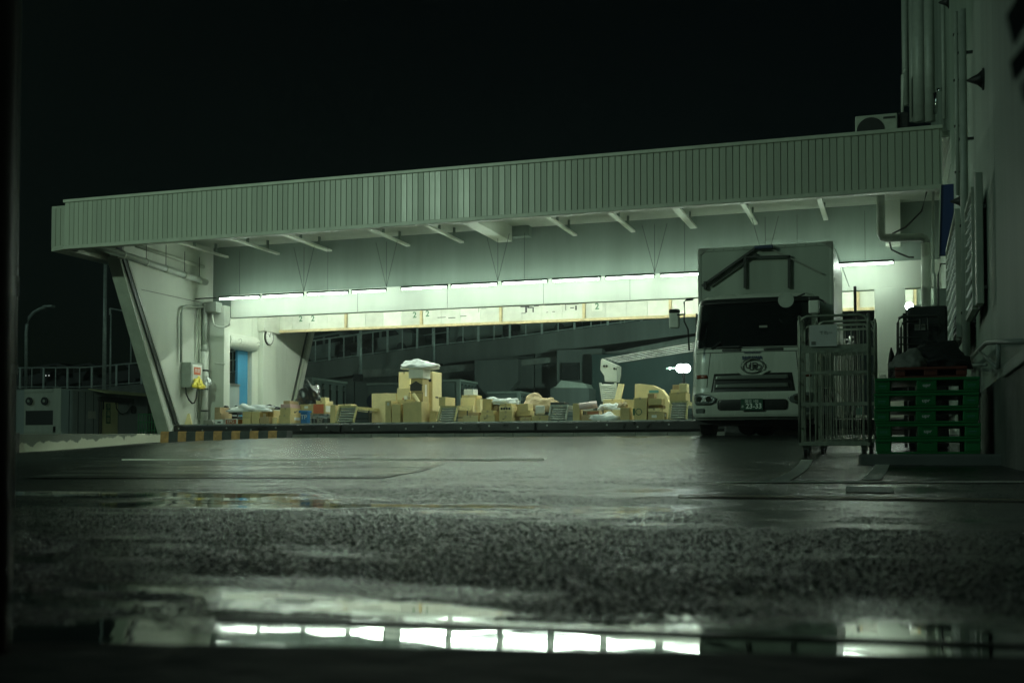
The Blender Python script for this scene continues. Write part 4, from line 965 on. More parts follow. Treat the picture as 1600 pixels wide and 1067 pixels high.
def patch(name, rows, m, off=.006, thick=.02, nx=22, nz=None, parent=None, smooth=True, label=None):
    """rows: (z, x_left, x_right) from bottom to top; a shell lying on the cab front"""
    vs = []; n = nx+1
    for z, a, b in rows:
        for i in range(n):
            x = a+(b-a)*i/nx; vs.append((TX+x, TY+sy(x, z)-off, z))
    R_ = len(rows); base = list(vs)
    vs += [(x, y+thick, z) for x, y, z in base]; fs = []
    for j in range(R_-1):
        for i in range(nx):
            a = j*n+i; fs.append((a, a+1, a+n+1, a+n)); fs.append((a+R_*n, a+n+R_*n, a+n+1+R_*n, a+1+R_*n))
    for j in range(R_-1):
        a = j*n; fs.append((a, a+n, a+n+R_*n, a+R_*n)); a = j*n+nx; fs.append((a, a+R_*n, a+n+R_*n, a+n))
    for i in range(nx):
        fs.append((i, i+R_*n, i+1+R_*n, i+1)); a = (R_-1)*n+i; fs.append((a, a+1, a+1+R_*n, a+R_*n))
    return MB().add(vs, fs).build(name, m, parent or tr, smooth=smooth, label=label)
def tx(u, v=600): return XU(u, TY+.1, v)-TX
def tz(v, u=1175, dy=.1): return ZV(v, TY+dy, u)
def rr(z0, z1, x0, x1, r=.06, n=4):
    rows = []
    for i in range(n+1):
        a = i/n*math.pi/2; rows.append((z0+r*(1-math.cos(a)), x0+r*(1-math.sin(a)), x1-r*(1-math.sin(a))))
    for i in range(n+1):
        a = (1-i/n)*math.pi/2; rows.append((z1-r*(1-math.cos(a)), x0+r*(1-math.sin(a)), x1-r*(1-math.sin(a))))
    return rows
def lerprows(rows, n=8):
    out = []
    for (z, a, b), (z2, a2, b2) in zip(rows, rows[1:]):
        for i in range(n): t_ = i/n; out.append((z+(z2-z)*t_, a+(a2-a)*t_, b+(b2-b)*t_))
    out.append(rows[-1]); return out
patch('windscreen', lerprows([(2.50, -.98, .98), (2.54, -1.0, 1.0), (3.26, -.975, .975), (3.33, -.94, .94)], 6), 'glass', .008, .01, 40)
patch('sun_visor', lerprows([(3.32, -.99, .99), (3.41, -.97, .97)], 4), 'grille', .05, .03, 30)
patch('cowl_panel', lerprows([(2.475, -1.0, 1.0), (2.49, -1.0, 1.0)], 2), 'grille', .006, .01, 30)
# panel gaps
patch('panel_gap', [(2.405, -1.06, 1.06), (2.417, -1.06, 1.06)], 'black', .003, .004, 30)
for s in (-1, 1): patch('panel_gap', lerprows([(1.80, s*.80-.005, s*.80+.005), (2.40, s*.74-.005, s*.74+.005)], 4), 'black', .003, .004, 2)
# grille
zg0, zg1 = tz(617), tz(583)
patch('grille', lerprows([(zg0-.03, -.66, .66), (zg0+.03, -.73, .73), (zg1, -.67, .67)], 5), 'grille', .008, .02, 30)
for v in (589.5, 602.5):
    z = tz(v); h = .038
    patch('grille_slat', lerprows([(z-h, -.66, .62), (z+h, -.64, .60)], 3), 'slat', .035, .02, 30)
# emblem bulge
zc = tz(572)
rows = []
for i in range(9):
    k_ = i/8; rows.append((zg1-.075+k_*.11, -.14-.17*k_**1.6, .14+.17*k_**1.6))
patch('bonnet_bulge', rows, 'truckw', .028, .035, 16)
ring = []
for i in range(33):
    a = i/32*2*math.pi; x = .19*math.cos(a); z = zc+.125*math.sin(a); ring.append((TX+x, TY+sy(x, z)-.045, z))
MB().tube(ring, .013, 8, cap=False).build('emblem_ring', 'slat', tr, smooth=True)
text('UD', .15, 'ink', tr, (TX, TY+sy(0, zc)-.06, zc), 'emblem', ext=.008, sx=1.05, bold=.003)
text('SAGAWA', .078, 'navy', tr, (TX-.005, TY+sy(0, 2.3)-.014, tz(559.3)), 'lettering', ext=.003, sx=1.05, bold=.004)
text('TRANSPORT', .045, 'navy', tr, (TX-.005, TY+sy(0, 2.38)-.014, tz(551)), 'lettering', ext=.002, sx=1.15, bold=.001)
text('CONDOR', .05, 'chrome', tr, (TX+.43, TY+sy(.43, zg1)-.03, tz(585.5)), 'lettering', ext=.002, sx=1.0)
# wipers
for s, x0 in ((-1, -.72), (1, .78)):
    zz = 2.515
    MB().bar((TX+x0, TY+sy(x0, zz)-.05, zz-.03), (TX+x0+.16, TY+sy(x0+.16, zz+.1)-.05, zz+.09), .03).bar((TX+x0+.05*0+.1, TY+sy(x0, zz)-.06, zz-.01), (TX+x0+(.5 if s < 0 else -.45), TY+sy(x0+.4, zz)-.06, zz-.01), .05, .025).build('wiper', 'black', tr)
for xa_ in (-.36, .36): patch('wiper_recess', rr(2.425, 2.468, xa_-.17, xa_+.17, .018), 'black', .006, .005, 8)
# bumper, opening, plate
patch('bumper', rr(1.27, tz(612), -1.07, 1.07, .05), 'truckw', .035, .05, 44)
patch('bumper_opening', rr(tz(641), tz(624.3), -.60, .60, .05), 'grille', .038, .01, 24)
zp = tz(632.5); pw = .19
pl_ = MB().box(TX-pw, TX+pw, TY-.065, TY-.058, zp-.10, zp+.10).build('number_plate', 'plateg', tr, bevel=.004)
text('国立 102', .062, 'platew', pl_, (TX, TY-.067, zp+.055), 'lettering', ext=.001)
text('23-33', .125, 'platew', pl_, (TX+.035, TY-.067, zp-.03), 'lettering', ext=.001, sx=.95, bold=.002)
text('あ', .05, 'platew', pl_, (TX-.155, TY-.067, zp-.035), 'lettering', ext=.001)
# head lamps
for s in (-1, 1):
    rows = [(tz(631.5), .74, .99), (tz(628), .64, 1.02), (tz(622), .61, 1.03), (tz(617), .72, 1.03), (tz(614), .86, 1.02)]
    rows = [(z, min(s*a, s*b), max(s*a, s*b)) for z, a, b in rows]
    h = patch('headlight', rows, 'lens', .046, .02, 12)
    for xx in (.76, .92):
        p = Vector((TX+s*xx, TY+sy(s*xx, 1.62)-.052, tz(623))); MB().tube([p, p+Vector((0, -.01, 0))], .05, 14).build('reflector', 'chrome', h)
    rows = rr(tz(645), tz(637.5), .83, 1.0, .02); rows = [(z, min(s*a, s*b), max(s*a, s*b)) for z, a, b in rows]
    patch('fog_lamp', rows, 'lens', .04, .02, 6)
    rows = [(tz(590), .78, .99), (tz(584), .80, 1.0)]; rows = [(z, min(s*a, s*b), max(s*a, s*b)) for z, a, b in rows]
    patch('turn_signal', rows, 'amber', .008, .01, 6)
# door side window right
for s in (-1, 1):
    MB().box(TX+s*1.083, TX+s*1.10, TY+.75, TY+1.6, 2.52, 3.2).build('side_window', 'glass', tr)
    MB().box(TX+s*1.095, TX+s*1.11, TY+.6, TY+.68, 2.1, 2.2).build('door_handle', 'chrome', tr)
# mirrors
def mirror(u0, u1, v0, v1, arm, lab):
    Ym = TY-.15; x0, x1 = XU(u0, Ym, v0), XU(u1, Ym, v0); z0, z1 = ZV(v1, Ym, u0), ZV(v0, Ym, u0)
    o = MB().box(x0, x1, Ym, Ym+.09, z0, z1-.06).build('mirror', 'pipew', tr, bevel=.03, segs=3, label=lab)
    MB().box(x0-.005, x1+.005, Ym-.01, Ym+.10, z1-.075, z1).build('mirror_cap', 'black', o, bevel=.03)
    MB().tube([PY(u, v, Ym+dy) for u, v, dy in arm], .017, 8).build('mirror_arm', 'black', tr, smooth=True)
mirror(1045, 1061, 483, 513, [(1058, 492, .0), (1070, 491, .05), (1069, 472, .05), (1072, 469, .1), (1082, 468, .25)], 'left hand mirror with a pale back')
MB().tube([PY(u, v, TY-.1) for u, v in ((1069, 491), (1069, 502), (1075, 515), (1077, 548))], .015, 8).build('mirror_arm', 'black', tr, smooth=True)
mirror(1263, 1280, 463, 490, [(1279, 467, .0), (1286, 470, .3), (1290, 474, .6)], 'right hand mirror with a pale back')
# round under-mirror
pm = PY(1228, 468.5, TY+.1); 
MB().tube([pm, pm+Vector((0, .03, 0))], .135, 24).build('round_mirror', 'pipe', tr, smooth=False).data.transform(Matrix.Identity(4))
MB().tube([pm+Vector((.12, .02, .02)), pm+Vector((.3, .2, .12))], .015, 6).build('mirror_arm', 'black', tr)
# sticker
zz = tz(510.5, dy=.25); MB().box(TX+.10, TX+.24, TY+sy(.17, zz)-.016, TY+sy(.17, zz)-.012, zz-.02, zz+.02).build('sticker', 'conc', tr)
# cargo box
BY = 22.05; bl, br = XU(1092, BY, 500), XU(1302, BY, 500); bt = ZV(384, BY, 1200); bb_ = 1.85
cg = MB().box(bl, br, BY, 25.85, bb_, bt).build('cargo_box', 'boxw', tr, bevel=.03)
for (a, b) in ((bl-.012, bl+.05), (br-.05, br+.012)): MB().box(a, b, BY-.012, BY+.05, bb_, bt+.01).build('corner_post', 'boxw', cg, bevel=.008)
MB().box(bl+.05, br-.05, BY-.012, BY+.05, bt-.06, bt+.012).build('top_rail', 'boxw', cg, bevel=.008)
for k in range(13):
    x = bl+.1+k*(br-bl-.2)/12; MB().box(x-.012, x+.012, BY-.02, BY-.01, bt-.04, bt-.015).build('rivet', 'conc', cg)
for s in ((bl, 1), (br, -1)):
    MB().prism([(s[0], BY-.02, bt-.14), (s[0]+s[1]*.22, BY-.02, bt+.016), (s[0], BY-.02, bt+.016)], (0, .012, 0)).build('corner_plate', 'conc', cg)
def fr(pts, w, name='front_frame_bar', m='black', off=-.045): 
    a, b = [PY(u, v, BY+off) for u, v in pts]
    MB().bar(a, b, .05, w).build(name, m, cg)
fr([(1097, 447), (1179, 389)], .045, m='dark'); fr([(1165, 402), (1233, 400)], .03, off=-.09, m='dark')
fr([(1164, 400), (1164, 450)], .035, off=-.05, m='dark'); fr([(1233, 399), (1233, 450)], .045, off=-.05, m='dark')
fr([(1205, 389), (1285, 428)], .022, m='conc'); fr([(1102, 440), (1102, 452)], .09)
fr([(1110, 447), (1183, 396)], .015, m='grille')
a, b = PY(1179, 390, BY-.08), PY(1208, 383, BY-.08)
MB().box(a.x, b.x, BY-.16, BY-.03, a.z, b.z).build('marker_lamp', 'navy', cg, bevel=.02)
# chassis and wheels
MB().box(TX-.42, TX-.30, TY+.6, 25.6, 1.45, 1.75).box(TX+.30, TX+.42, TY+.6, 25.6, 1.45, 1.75).build('chassis', 'black', tr)
MB().box(TX-1.02, TX+1.02, TY+.25, TY+1.75, 1.15, 1.5).build('engine_cover', 'black', tr)
MB().box(bl+.1, br-.1, BY+.1, 25.8, 1.72, 1.84).build('box_floor', 'black', tr)
for s in (-1, 1):
    for yy, ww in ((TY+1.15, .24), (TY+4.7, .5)):
        zc_ = TZ+.41 if yy < 23 else gz(TX, yy)+.41
        xx = TX+s*(.93 if yy < 23 else .85)
        t_ = MB().tube([(xx-ww/2, yy, zc_), (xx+ww/2, yy, zc_)], .41, 28).build('wheel', 'rubber', tr, bevel=.03)
        MB().tube([(xx+s*ww/2, yy, zc_), (xx+s*(ww/2+.01), yy, zc_)], .22, 20).build('rim', 'steel', t_)
# underbody tanks visible under the bumper
MB().tube([(TX-.30, TY+1.6, 1.15), (TX-.30, TY+2.3, 1.15)], .16, 16).build('air_tank', 'black', tr)
MB().tube([(TX+.0, TY+1.7, 1.13), (TX+.0, TY+2.3, 1.13)], .17, 16).build('air_tank', 'black', tr)
MB().box(br-.02, br+.01, BY+.2, 25.7, 1.35, 1.8).build('side_guard', 'steel', tr)
a = PY(1302, 388, BY); o = MB().tube([a+Vector((.03, 0, 0)), PY(1327, 448, 23.5)], .008, 5).build('rope', 'steel', tr)
# ================================================================== CAGE TROLLEYS
def cage(name, x0, x1, y0, y1, zb, h, label, m='cage', group='wire cage trolleys', front=True, sign=None, nb=10, wheels=True):
    o = thing(name, label, 'cage trolley', ((x0+x1)/2, (y0+y1)/2, zb), group)
    r = .016; zf = zb+.17
    # side loops
    for x in (x0, x1):
        for dx in (0,):
            pts = [(x, y0, zf), (x, y0, zb+h-.06), (x, y0+.03, zb+h-.015), (x, y0+.07, zb+h), (x, y1-.07, zb+h), (x, y1-.03, zb+h-.015), (x, y1, zb+h-.06), (x, y1, zf)]
            MB().tube(pts, r, 8).build('side_frame', m, o, smooth=True)
        for k in range(5):
            y = y0+(y1-y0)*(k+1)/6; MB().tube([(x, y, zf), (x, y, zb+h)], .005, 5).build('wire', m, o)
        for zz in (.35, .62, .9, 1.2, 1.45): 
            if zz < h-.1: MB().bar((x, y0, zb+zz*h/1.7), (x, y1, zb+zz*h/1.7), .008, .022).build('side_strap', m, o)
    # back loop
    pts = [(x0+.01, y1, zf), (x0+.01, y1, zb+h-.1), (x0+.05, y1, zb+h-.05), (x1-.05, y1, zb+h-.05), (x1-.01, y1, zb+h-.1), (x1-.01, y1, zf)]
    MB().tube(pts, r, 8).build('back_frame', m, o, smooth=True)
    w0 = None
    for k in range(nb):
        x = x0+(x1-x0)*(k+1)/(nb+1)
        if w0 is None: w0 = MB().tube([(x, y1, zf), (x, y1, zb+h-.05)], .0055, 5).build('wire', m, o); xk = x
        else: clone(w0, 'wire', (x-xk, 0, 0), o)
    # front loop with flat straps
    if front:
        pts = [(x0+.0, y0, zf), (x0+.0, y0, zb+h-.09), (x0+.035, y0, zb+h-.03), (x0+.09, y0, zb+h-.008), (x1-.09, y0, zb+h-.008), (x1-.035, y0, zb+h-.03), (x1, y0, zb+h-.09), (x1, y0, zf)]
        MB().tube(pts, r, 8).build('front_frame', m, o, smooth=True)
        MB().box(x0, x1, y0-.006, y0+.006, zb+h*.735, zb+h*.79).build('front_strap', m, o)
        MB().box(x0, x1, y0-.006, y0+.006, zb+h*.585, zb+h*.605).build('front_strap', m, o)
        MB().box(x0, x1, y0-.006, y0+.006, zb+h*.36, zb+h*.385).build('front_strap', m, o)
        for k in range(nb+2):
            x = x0+(x1-x0)*(k+1)/(nb+3); MB().tube([(x, y0+.01, zf), (x, y0+.01, zb+h*.735)], .0055, 5).build('wire', m, o)
    # base
    MB().box(x0-.01, x1+.01, y0-.01, y0+.02, zf-.035, zf+.005).box(x0-.01, x1+.01, y1-.02, y1+.01, zf-.035, zf+.005).box(x0-.01, x0+.02, y0+.021, y1-.021, zf-.035, zf+.005).box(x1-.02, x1+.01, y0+.021, y1-.021, zf-.035, zf+.005).build('base_frame', m, o)
    mb = MB()
    for k in range(1, 14): x = x0+(x1-x0)*k/14; mb.tube([(x, y0, zf), (x, y1, zf)], .004, 4)
    for k in range(1, 9): y = y0+(y1-y0)*k/9; mb.tube([(x0, y, zf+.006), (x1, y, zf+.006)], .004, 4)
    mb.build('base_mesh', m, o)
    if wheels:
        for x in (x0+.06, x1-.06):
            for y in (y0+.07, y1-.07):
                c = MB().tube([(x-.018, y+.03, zb+.055), (x+.018, y+.03, zb+.055)], .055, 16).build('caster', 'rubber', o)
                MB().box(x-.03, x+.03, y-.01, y+.03, zb+.06, zb+.133).build('caster_fork', 'steel', c)
    if sign:
        u0, u1, v0, v1 = sign; a = PY(u0, v1, y0-.02); b = PY(u1, v0, y0-.02)
        sg = MB().box(a.x, b.x, y0-.026, y0-.018, a.z, b.z).build('notice_board', 'whitec', o, bevel=.003)
        MB().box(a.x+.02, a.x+.07, y0-.028, y0-.027, a.z+.02, a.z+.06).build('stamp', 'conc', sg)
        text('てれー', .05, 'conc', sg, ((a.x+b.x)/2+.03, y0-.029, (a.z+b.z)/2+.03), 'lettering', ext=.0008)
    return o
y0 = 13.7; x0 = XU(1249, y0, 600); x1 = XU(1357, y0, 600); zb_ = gz(x0, y0)
cage('cage_trolley', x0, x1, y0, y0+.65, zb_, ZV(492, y0, 1300)-zb_, 'nearest empty wire cage trolley with a white notice board', sign=(1265, 1308, 507, 542))
cage('cage_trolley', x0+.14, x1+.06, y0+.82, y0+1.40, gz(x0, y0+.9), ZV(492, y0, 1300)-zb_-.02, 'second wire cage trolley nested right behind the nearest one', nb=6)
# folded cages standing bright on the dock by the truck rear
for k, (u, lab) in enumerate(((1309, 'folded wire cage standing on the dock, closest to the truck box'), (1318, 'folded wire cage on the dock, second from the truck box'), (1327, 'folded wire cage on the dock, third from the truck box'))):
    xx = XU(u, 26.6, 500); cage('cage_trolley', xx, xx+.14, 26.4+.1*k, 27.1+.1*k, HD, 1.72+.06*k, lab, m='steel', group='folded wire cages on the dock', front=True, nb=2)
o = MB().box(XU(1334, 26.3, 500), XU(1338.5, 26.3, 500), 26.3, 26.45, HD, ZV(447, 26.3, 1336)).build('dark_post', 'black', bevel=.01); tag(o, 'dark steel post on the dock between truck and white pillar', 'post')
t1 = box(1336, 1358, 648, 26.3, .3, 'whitec', 'white carton on the dock seen through the cage trolley', tape=False)
box(1338, 1350, 636, 26.3, .3, 'teal', 'pale blue carton seen through the cage trolley', zb=t1, tape=False)
box(1373, 1384, 585, 26.3, .3, 'whitec', 'small white tub at the foot of the white pillar', vb=597, cat='tub', name='tub', tape=False)
o = MB().box(XU(1370, 26.3, 600), XU(1390, 26.3, 600), 26.25, 26.7, HD, ZV(597, 26.3, 1380)).build('metal_cabinet', 'pipew', bevel=.01); tag(o, 'white cabinet below the small tub by the pillar', 'cabinet')
# ================================================================== PALLET STACK
PYY = 11.75; px0, px1 = XU(1366, PYY, 650), XU(1531, PYY, 650); pz = .613
labs = ['green plastic pallet at the bottom of the stack', 'green plastic pallet second from the bottom', 'green plastic pallet in the middle of the stack', 'green plastic pallet second from the top', 'green plastic pallet at the top of the stack, under the red one']
def pallet(x0, x1, y0, dep, zb, m, label, h=.1465, lettering=True, group='green plastic pallets'):
    o = thing('plastic_pallet', label, 'pallet', ((x0+x1)/2, y0, zb), group)
    w = x1-x0
    MB().box(x0, x1, y0, y0+dep, zb+h-.030, zb+h-.002).build('top_deck', m, o, bevel=.006)
    MB().box(x0+.01, x1-.01, y0+.004, y0+dep, zb+.001, zb+.020).build('bottom_deck', m, o, bevel=.004)
    bw = [(0, .155), (.40, .60), (.845, 1)]
    for j, yy in enumerate((y0+.003, y0+dep/2-.08, y0+dep-.18)):
        for i, (a, b) in enumerate(bw):
            bk = MB().box(x0+w*a+.003, x0+w*b-.003, yy, yy+.16, zb+.0205, zb+h-.0305).build('block', m, o, bevel=.008)
            if j == 0:
                MB().box(x0+w*(a+b)/2-.05, x0+w*(a+b)/2+.05, yy-.004, yy-.001, zb+h-.042, zb+h-.037).build('groove', 'black', bk)
                if lettering and i == 1: text('upr', .045, 'platew', bk, (x0+w*.5, yy-.003, zb+h*.48), 'lettering', ext=.001, bold=.0012, sx=1.15)
                elif lettering: MB().box(x0+w*(a+b)/2-.035, x0+w*(a+b)/2+.035, yy-.003, yy-.001, zb+h*.45, zb+h*.49).box(x0+w*(a+b)/2-.035, x0+w*(a+b)/2+.03, yy-.003, yy-.001, zb+h*.36, zb+h*.38).build('moulded_mark', 'teal', bk)
    for i in range(4):
        a = [.165, .61, .165, .61][i]; 
    return o
for k in range(5):
    j = random.uniform(-.012, .012); pallet(px0+j, px1+j, PYY+random.uniform(-.01, .01), 1.1, pz+.1475*k, 'green', labs[k], lettering=k > 0)
ztp = pz+.1475*5+.001
pallet(XU(1398, PYY+.1, 590), XU(1512, PYY+.1, 590), PYY+.12, .9, ztp, 'rust', 'rust red pallet lying on top of the green stack', h=.11, lettering=False, group=None)
zr_ = ztp+.112
blob('rubbish_bag', (XU(1420, 12.2, 570), 12.15, zr_), (.19, .2, .13), 'conc', 'dull grey plastic sack on the red pallet, left side', 'sack', 71, rough=.2)
blob('rubbish_bag', (XU(1465, 12.3, 570), 12.35, zr_), (.32, .25, .20), 'cover', 'slumped black sack on the red pallet, right side', 'sack', 72, rough=.3)
# black covered rack behind the pallets
kx0, kx1 = XU(1412, 15.4, 520), XU(1482, 15.4, 520)
ck2 = thing('covered_rack', 'black covered roll cage behind the pallets with a rounded tube frame', 'roll cage', ((kx0+kx1)/2, 15.6, .612))
MB().box(XU(1418, 15.6, 520), kx1+.0, 15.6, 16.3, .70, ZV(478, 15.6, 1450)).build('cover', 'cover', ck2, bevel=.03)
pts = [PY(u, v, 15.4) for u, v in ((1403, 600), (1403, 505), (1405, 497), (1410, 495), (1463, 493), (1468, 497), (1469, 520))]
MB().tube(pts, .018, 8).build('frame', 'dark', ck2, smooth=True)
pts = [PY(u, v, 15.5) for u, v in ((1408, 600), (1408, 512), (1410, 505), (1415, 503), (1440, 502))]
MB().tube(pts, .016, 8).build('frame', 'dark', ck2, smooth=True)
for u in (1438, 1450): MB().tube([PY(u, 494, 15.42), PY(u, 515, 15.42)], .012, 6).build('wire', 'dark', ck2)
for v in (527, 538): MB().tube([PY(1404, v, 15.42), PY(1440, v, 15.42)], .010, 6).build('cross_wire', 'dark', ck2)
MB().box(XU(1411, 15.6, 520), XU(1416.5, 15.6, 520), 15.55, 15.62, .7, ZV(490, 15.6, 1414)).build('post', 'black', ck2)
MB().box(XU(1429, 15.58, 510), XU(1446, 15.58, 510), 15.58, 15.595, ZV(516, 15.6, 1437), ZV(507, 15.6, 1437)).build('label_plate', 'conc', ck2)
o = MB().prism([PY(u, v, 14.6) for u, v in ((1406, 555), (1440, 543), (1448, 548), (1410, 566))], (0, .3, .02)).build('folded_board', 'conc'); tag(o, 'grey folded board lying aslant before the black covered cage', 'board')
blob('black_sheet', (XU(1440, 14.6, 560), 14.7, ZV(597, 14.6, 1440)), (.36, .3, .36), 'cover', 'heap of black sheeting slumped in front of the covered cage', 'black sheet', 73, rough=.3)
blob('black_sheet', (XU(1400, 14.6, 560), 14.8, ZV(610, 14.6, 1400)), (.09, .1, .42), 'cover', 'black sack hanging at the left edge of the covered cage', 'black sheet', 74, rough=.15)
lp = thing('wall_lamp', 'small bright lamp glaring above the covered cage', 'lamp', PY(1420.5, 478, 26.4))
p = PY(1420.5, 478, 26.4)
bm_ = MB().tube([p, p+Vector((0, .05, 0))], .08, 14).build('lamp_glass', 'lampe', lp)
MB().tube([p+Vector((0, .052, 0)), p+Vector((0, .2, 0))], .10, 14).build('lamp_housing', 'dark', lp)
MB().tube([p+Vector((0, .18, 0)), p+Vector((0, 1.1, 0))], .02, 6).build('lamp_arm', 'dark', lp)
# ================================================================== WAREHOUSE on the right
XW = .93
wh = thing('warehouse', 'tall grey green warehouse wall running along the right edge', 'building', (XW, 20, 0))
MB().box(XW+.05, 8, 2.0, 34, 0, 14).build('wall_core', 'gwall', wh)
ys_ = [2.0]+[PX(u, 400, XW).y for u in (1598, 1556, 1508, 1494)]
ys_ = sorted(set([2.0, 5.2, 8.9] + [PX(u, 400, XW).y for u in (1556, 1520, 1500)] + [24.5, 28, 31, 34]))
for a, b in zip(ys_, ys_[1:]): MB().box(XW, XW+.049, a+.008, b-.008, 1.35, 13.9).build('wall_panel', 'gwall', wh, bevel=.006)
MB().box(XW-.07, XW+.049, 2.0, PX(1545, 640, XW).y+.1, .0, PX(1560, 560, XW).z-.25).build('plinth', 'gbase', wh, bevel=.01)
# pipes on the wall
def wpipe(u, v0, v1, r, label, m='pipe', off=.12, n=10, bands=True, Y=None):
    if Y: p = PY(u, 400, Y); z0 = PY(u, v1, Y).z; z1 = PY(u, v0, Y).z
    else: p = PX(u, 400, XW-off); z0 = PX(u, v1, XW-off).z; z1 = PX(u, v0, XW-off).z
    o = thing('wall_pipe', label, 'pipe', (p.x, p.y, z0))
    MB().tube([(p.x, p.y, z0), (p.x, p.y, z1)], r, n).build('pipe', m, o, smooth=True)
    if bands:
        for k in range(4):
            z = z0+(z1-z0)*(k+.5)/4; MB().box(p.x-r-.01, XW, p.y-.02, p.y+.02, z-.015, z+.015).build('bracket', 'dark', o)
wpipe(1508, -20, 560, .05, 'vertical wall pipe between the two louvred window guards')
wpipe(1498, -20, 300, .03, 'thin vertical pipe above the blue sign')
wpipe(1478, -20, 186, .04, 'thin pipe beside the galvanised riser above the canopy roof', Y=23.2, bands=False)
wpipe(1456, -20, 190, .10, 'thick round riser pipe above the canopy roof', Y=23.6, bands=False)
wpipe(1440, -20, 190, .13, 'thickest riser pipe standing on the canopy roof', Y=23.9, bands=False)
wpipe(1430, 0, 190, .08, 'medium riser pipe left of the thickest one', Y=24.3, bands=False)
wpipe(1418, -20, 165, .07, 'leftmost riser pipe at the corner of the night sky', Y=24.6, bands=False)
# loop pipe at left of risers and pale short pipe
pts = [PY(u, v, 24) for u, v in ((1410, 178), (1410, 118), (1412, 111), (1416, 109))]
pipe('vent_pipe', pts, .03, 'pipew', 'slim pale hooked vent pipe beside the leftmost riser', 'pipe')
pts = [PY(u, v, 22.8) for u, v in ((1461, 178), (1463, 160), (1461, 146), (1465, 141), (1472, 140))]
pipe('vent_pipe', pts, .035, 'chrome', 'short shiny hooked vent pipe standing on the canopy end', 'pipe')
for (u, v, lab) in ((1528, 124, 'dark cone shaped sensor high on the warehouse wall'), (1474, 3, 'dark cone shaped sensor at the very top of the picture'), (1496, 314, 'small dark cone shaped sensor above the left window guard')):
    p = PX(u+8, v, XW-.01); o = thing('wall_sensor', lab, 'sensor', p, 'cone sensors on the warehouse wall')
    MB().tube([p, p+Vector((-.06, 0, 0)), p+Vector((-.17, 0, .0))], .11, 18, r2=.01).build('cone', 'black', o, smooth=True)
    MB().tube([p+Vector((.01, 0, 0)), p+Vector((-.01, 0, 0))], .12, 18).build('mount_plate', 'dark', o)
# louvred window guards
def guard(u0, u1, v_top, v_bot, X, label):
    ya, yb = PX(u1, 400, X).y, PX(u0, 400, X).y     # near, far
    zt_ = PX(u1, v_top, X).z; zb2 = PX(u1, v_bot, X).z
    o = thing('window_guard', label, 'window guard', (X, (ya+yb)/2, zb2), 'louvred window guards on the warehouse')
    for y in (ya, yb): MB().box(X-.03, X+.03, y-.03, y+.03, zb2, zt_).build('frame', 'trim', o)
    for z in (zb2, zt_): MB().box(X-.03, X+.03, ya+.031, yb-.031, z-.03, z+.03).build('frame', 'trim', o)
    MB().box(X+.06, X+.07, ya, yb, zb2, zt_).build('backing_plate', 'dark', o)
    n = int((zt_-zb2)/.15); r0 = None; m = max(3, int((yb-ya)/.38))
    for k in range(n):
        z = zb2+.05+k*.15
        for j in range(m):
            y = ya+.04+(yb-ya-.08)*j/m; w = (yb-ya-.08)/m-.05
            if r0 is None: r0 = MB().prism([(X-.035, y, z), (X-.02, y, z), (X+.03, y, z+.10), (X+.015, y, z+.10)], (0, w, .05)).build('slat', 'whitec', o); b0 = (y, z)
            else: clone(r0, 'slat', (0, y-b0[0], z-b0[1]), o)
    for z in (zb2+.2, zt_-.2): MB().box(X, XW, ya-.02, ya+.02, z-.02, z+.02).build('bracket', 'dark', o)
guard(1512, 1523, 290, 480, XW-.13, 'nearer louvred metal window guard with diamond shadows')
guard(1481, 1497, 325, 530, XW-.20, 'further louvred metal window guard above the covered cage')
o = MB().box(XW-.17, XW-.10, PX(1530, 400, XW-.13).y-.2, PX(1530, 400, XW-.13).y, PX(1530, 480, XW-.13).z, PX(1530, 270, XW-.13).z).build('gutter_box', 'trim', bevel=.01); tag(o, 'pale vertical duct beside the nearer window guard', 'duct')
# blue sign
ys2 = 21.0; a = PY(1467, 398, ys2); b = PY(1492, 287, ys2)
bs_ = thing('blue_sign', 'dark blue panel sign projecting from the warehouse under the canopy end', 'sign', (a.x, ys2, a.z))
MB().prism([PY(1467, 400, ys2), PY(1488, 398, ys2), PY(1492, 287, ys2), PY(1470, 289, ys2)], (0, .08, 0)).build('panel', 'bluesign', bs_, bevel=.008)
MB().bar(PY(1466.5, 402, ys2-.02), PY(1469.5, 288, ys2-.02), .02, .03).build('frame', 'trim', bs_)
MB().bar(PY(1480, 287, ys2), PY(1486, 256, ys2), .012, .02).build('stay', 'trim', bs_)
# handrail
hr = thing('handrail', 'grey steel pipe handrail fixed low on the warehouse wall', 'handrail', (XW-.2, 9.5, 1.2))
XH = XW-.12
def hp(u, v): return PX(u, v, XH)
MB().tube([hp(1500, 571), hp(1520, 556), hp(1541, 536), hp(1560, 534), hp(1602, 533)], .022, 10).build('top_pipe', 'pipe', hr, smooth=True)
MB().tube([hp(1500, 571), hp(1540, 570)], .018, 8).tube([hp(1528, 548), hp(1558, 574)], .018, 8).tube([hp(1560, 535), hp(1560, 576)], .018, 8).build('brace', 'pipe', hr, smooth=True)
MB().box(XW-.10, XW, hp(1597, 560).y, hp(1562, 560).y, hp(1580, 576).z, hp(1580, 556).z).build('meter_box', 'gwall', hr, bevel=.01)
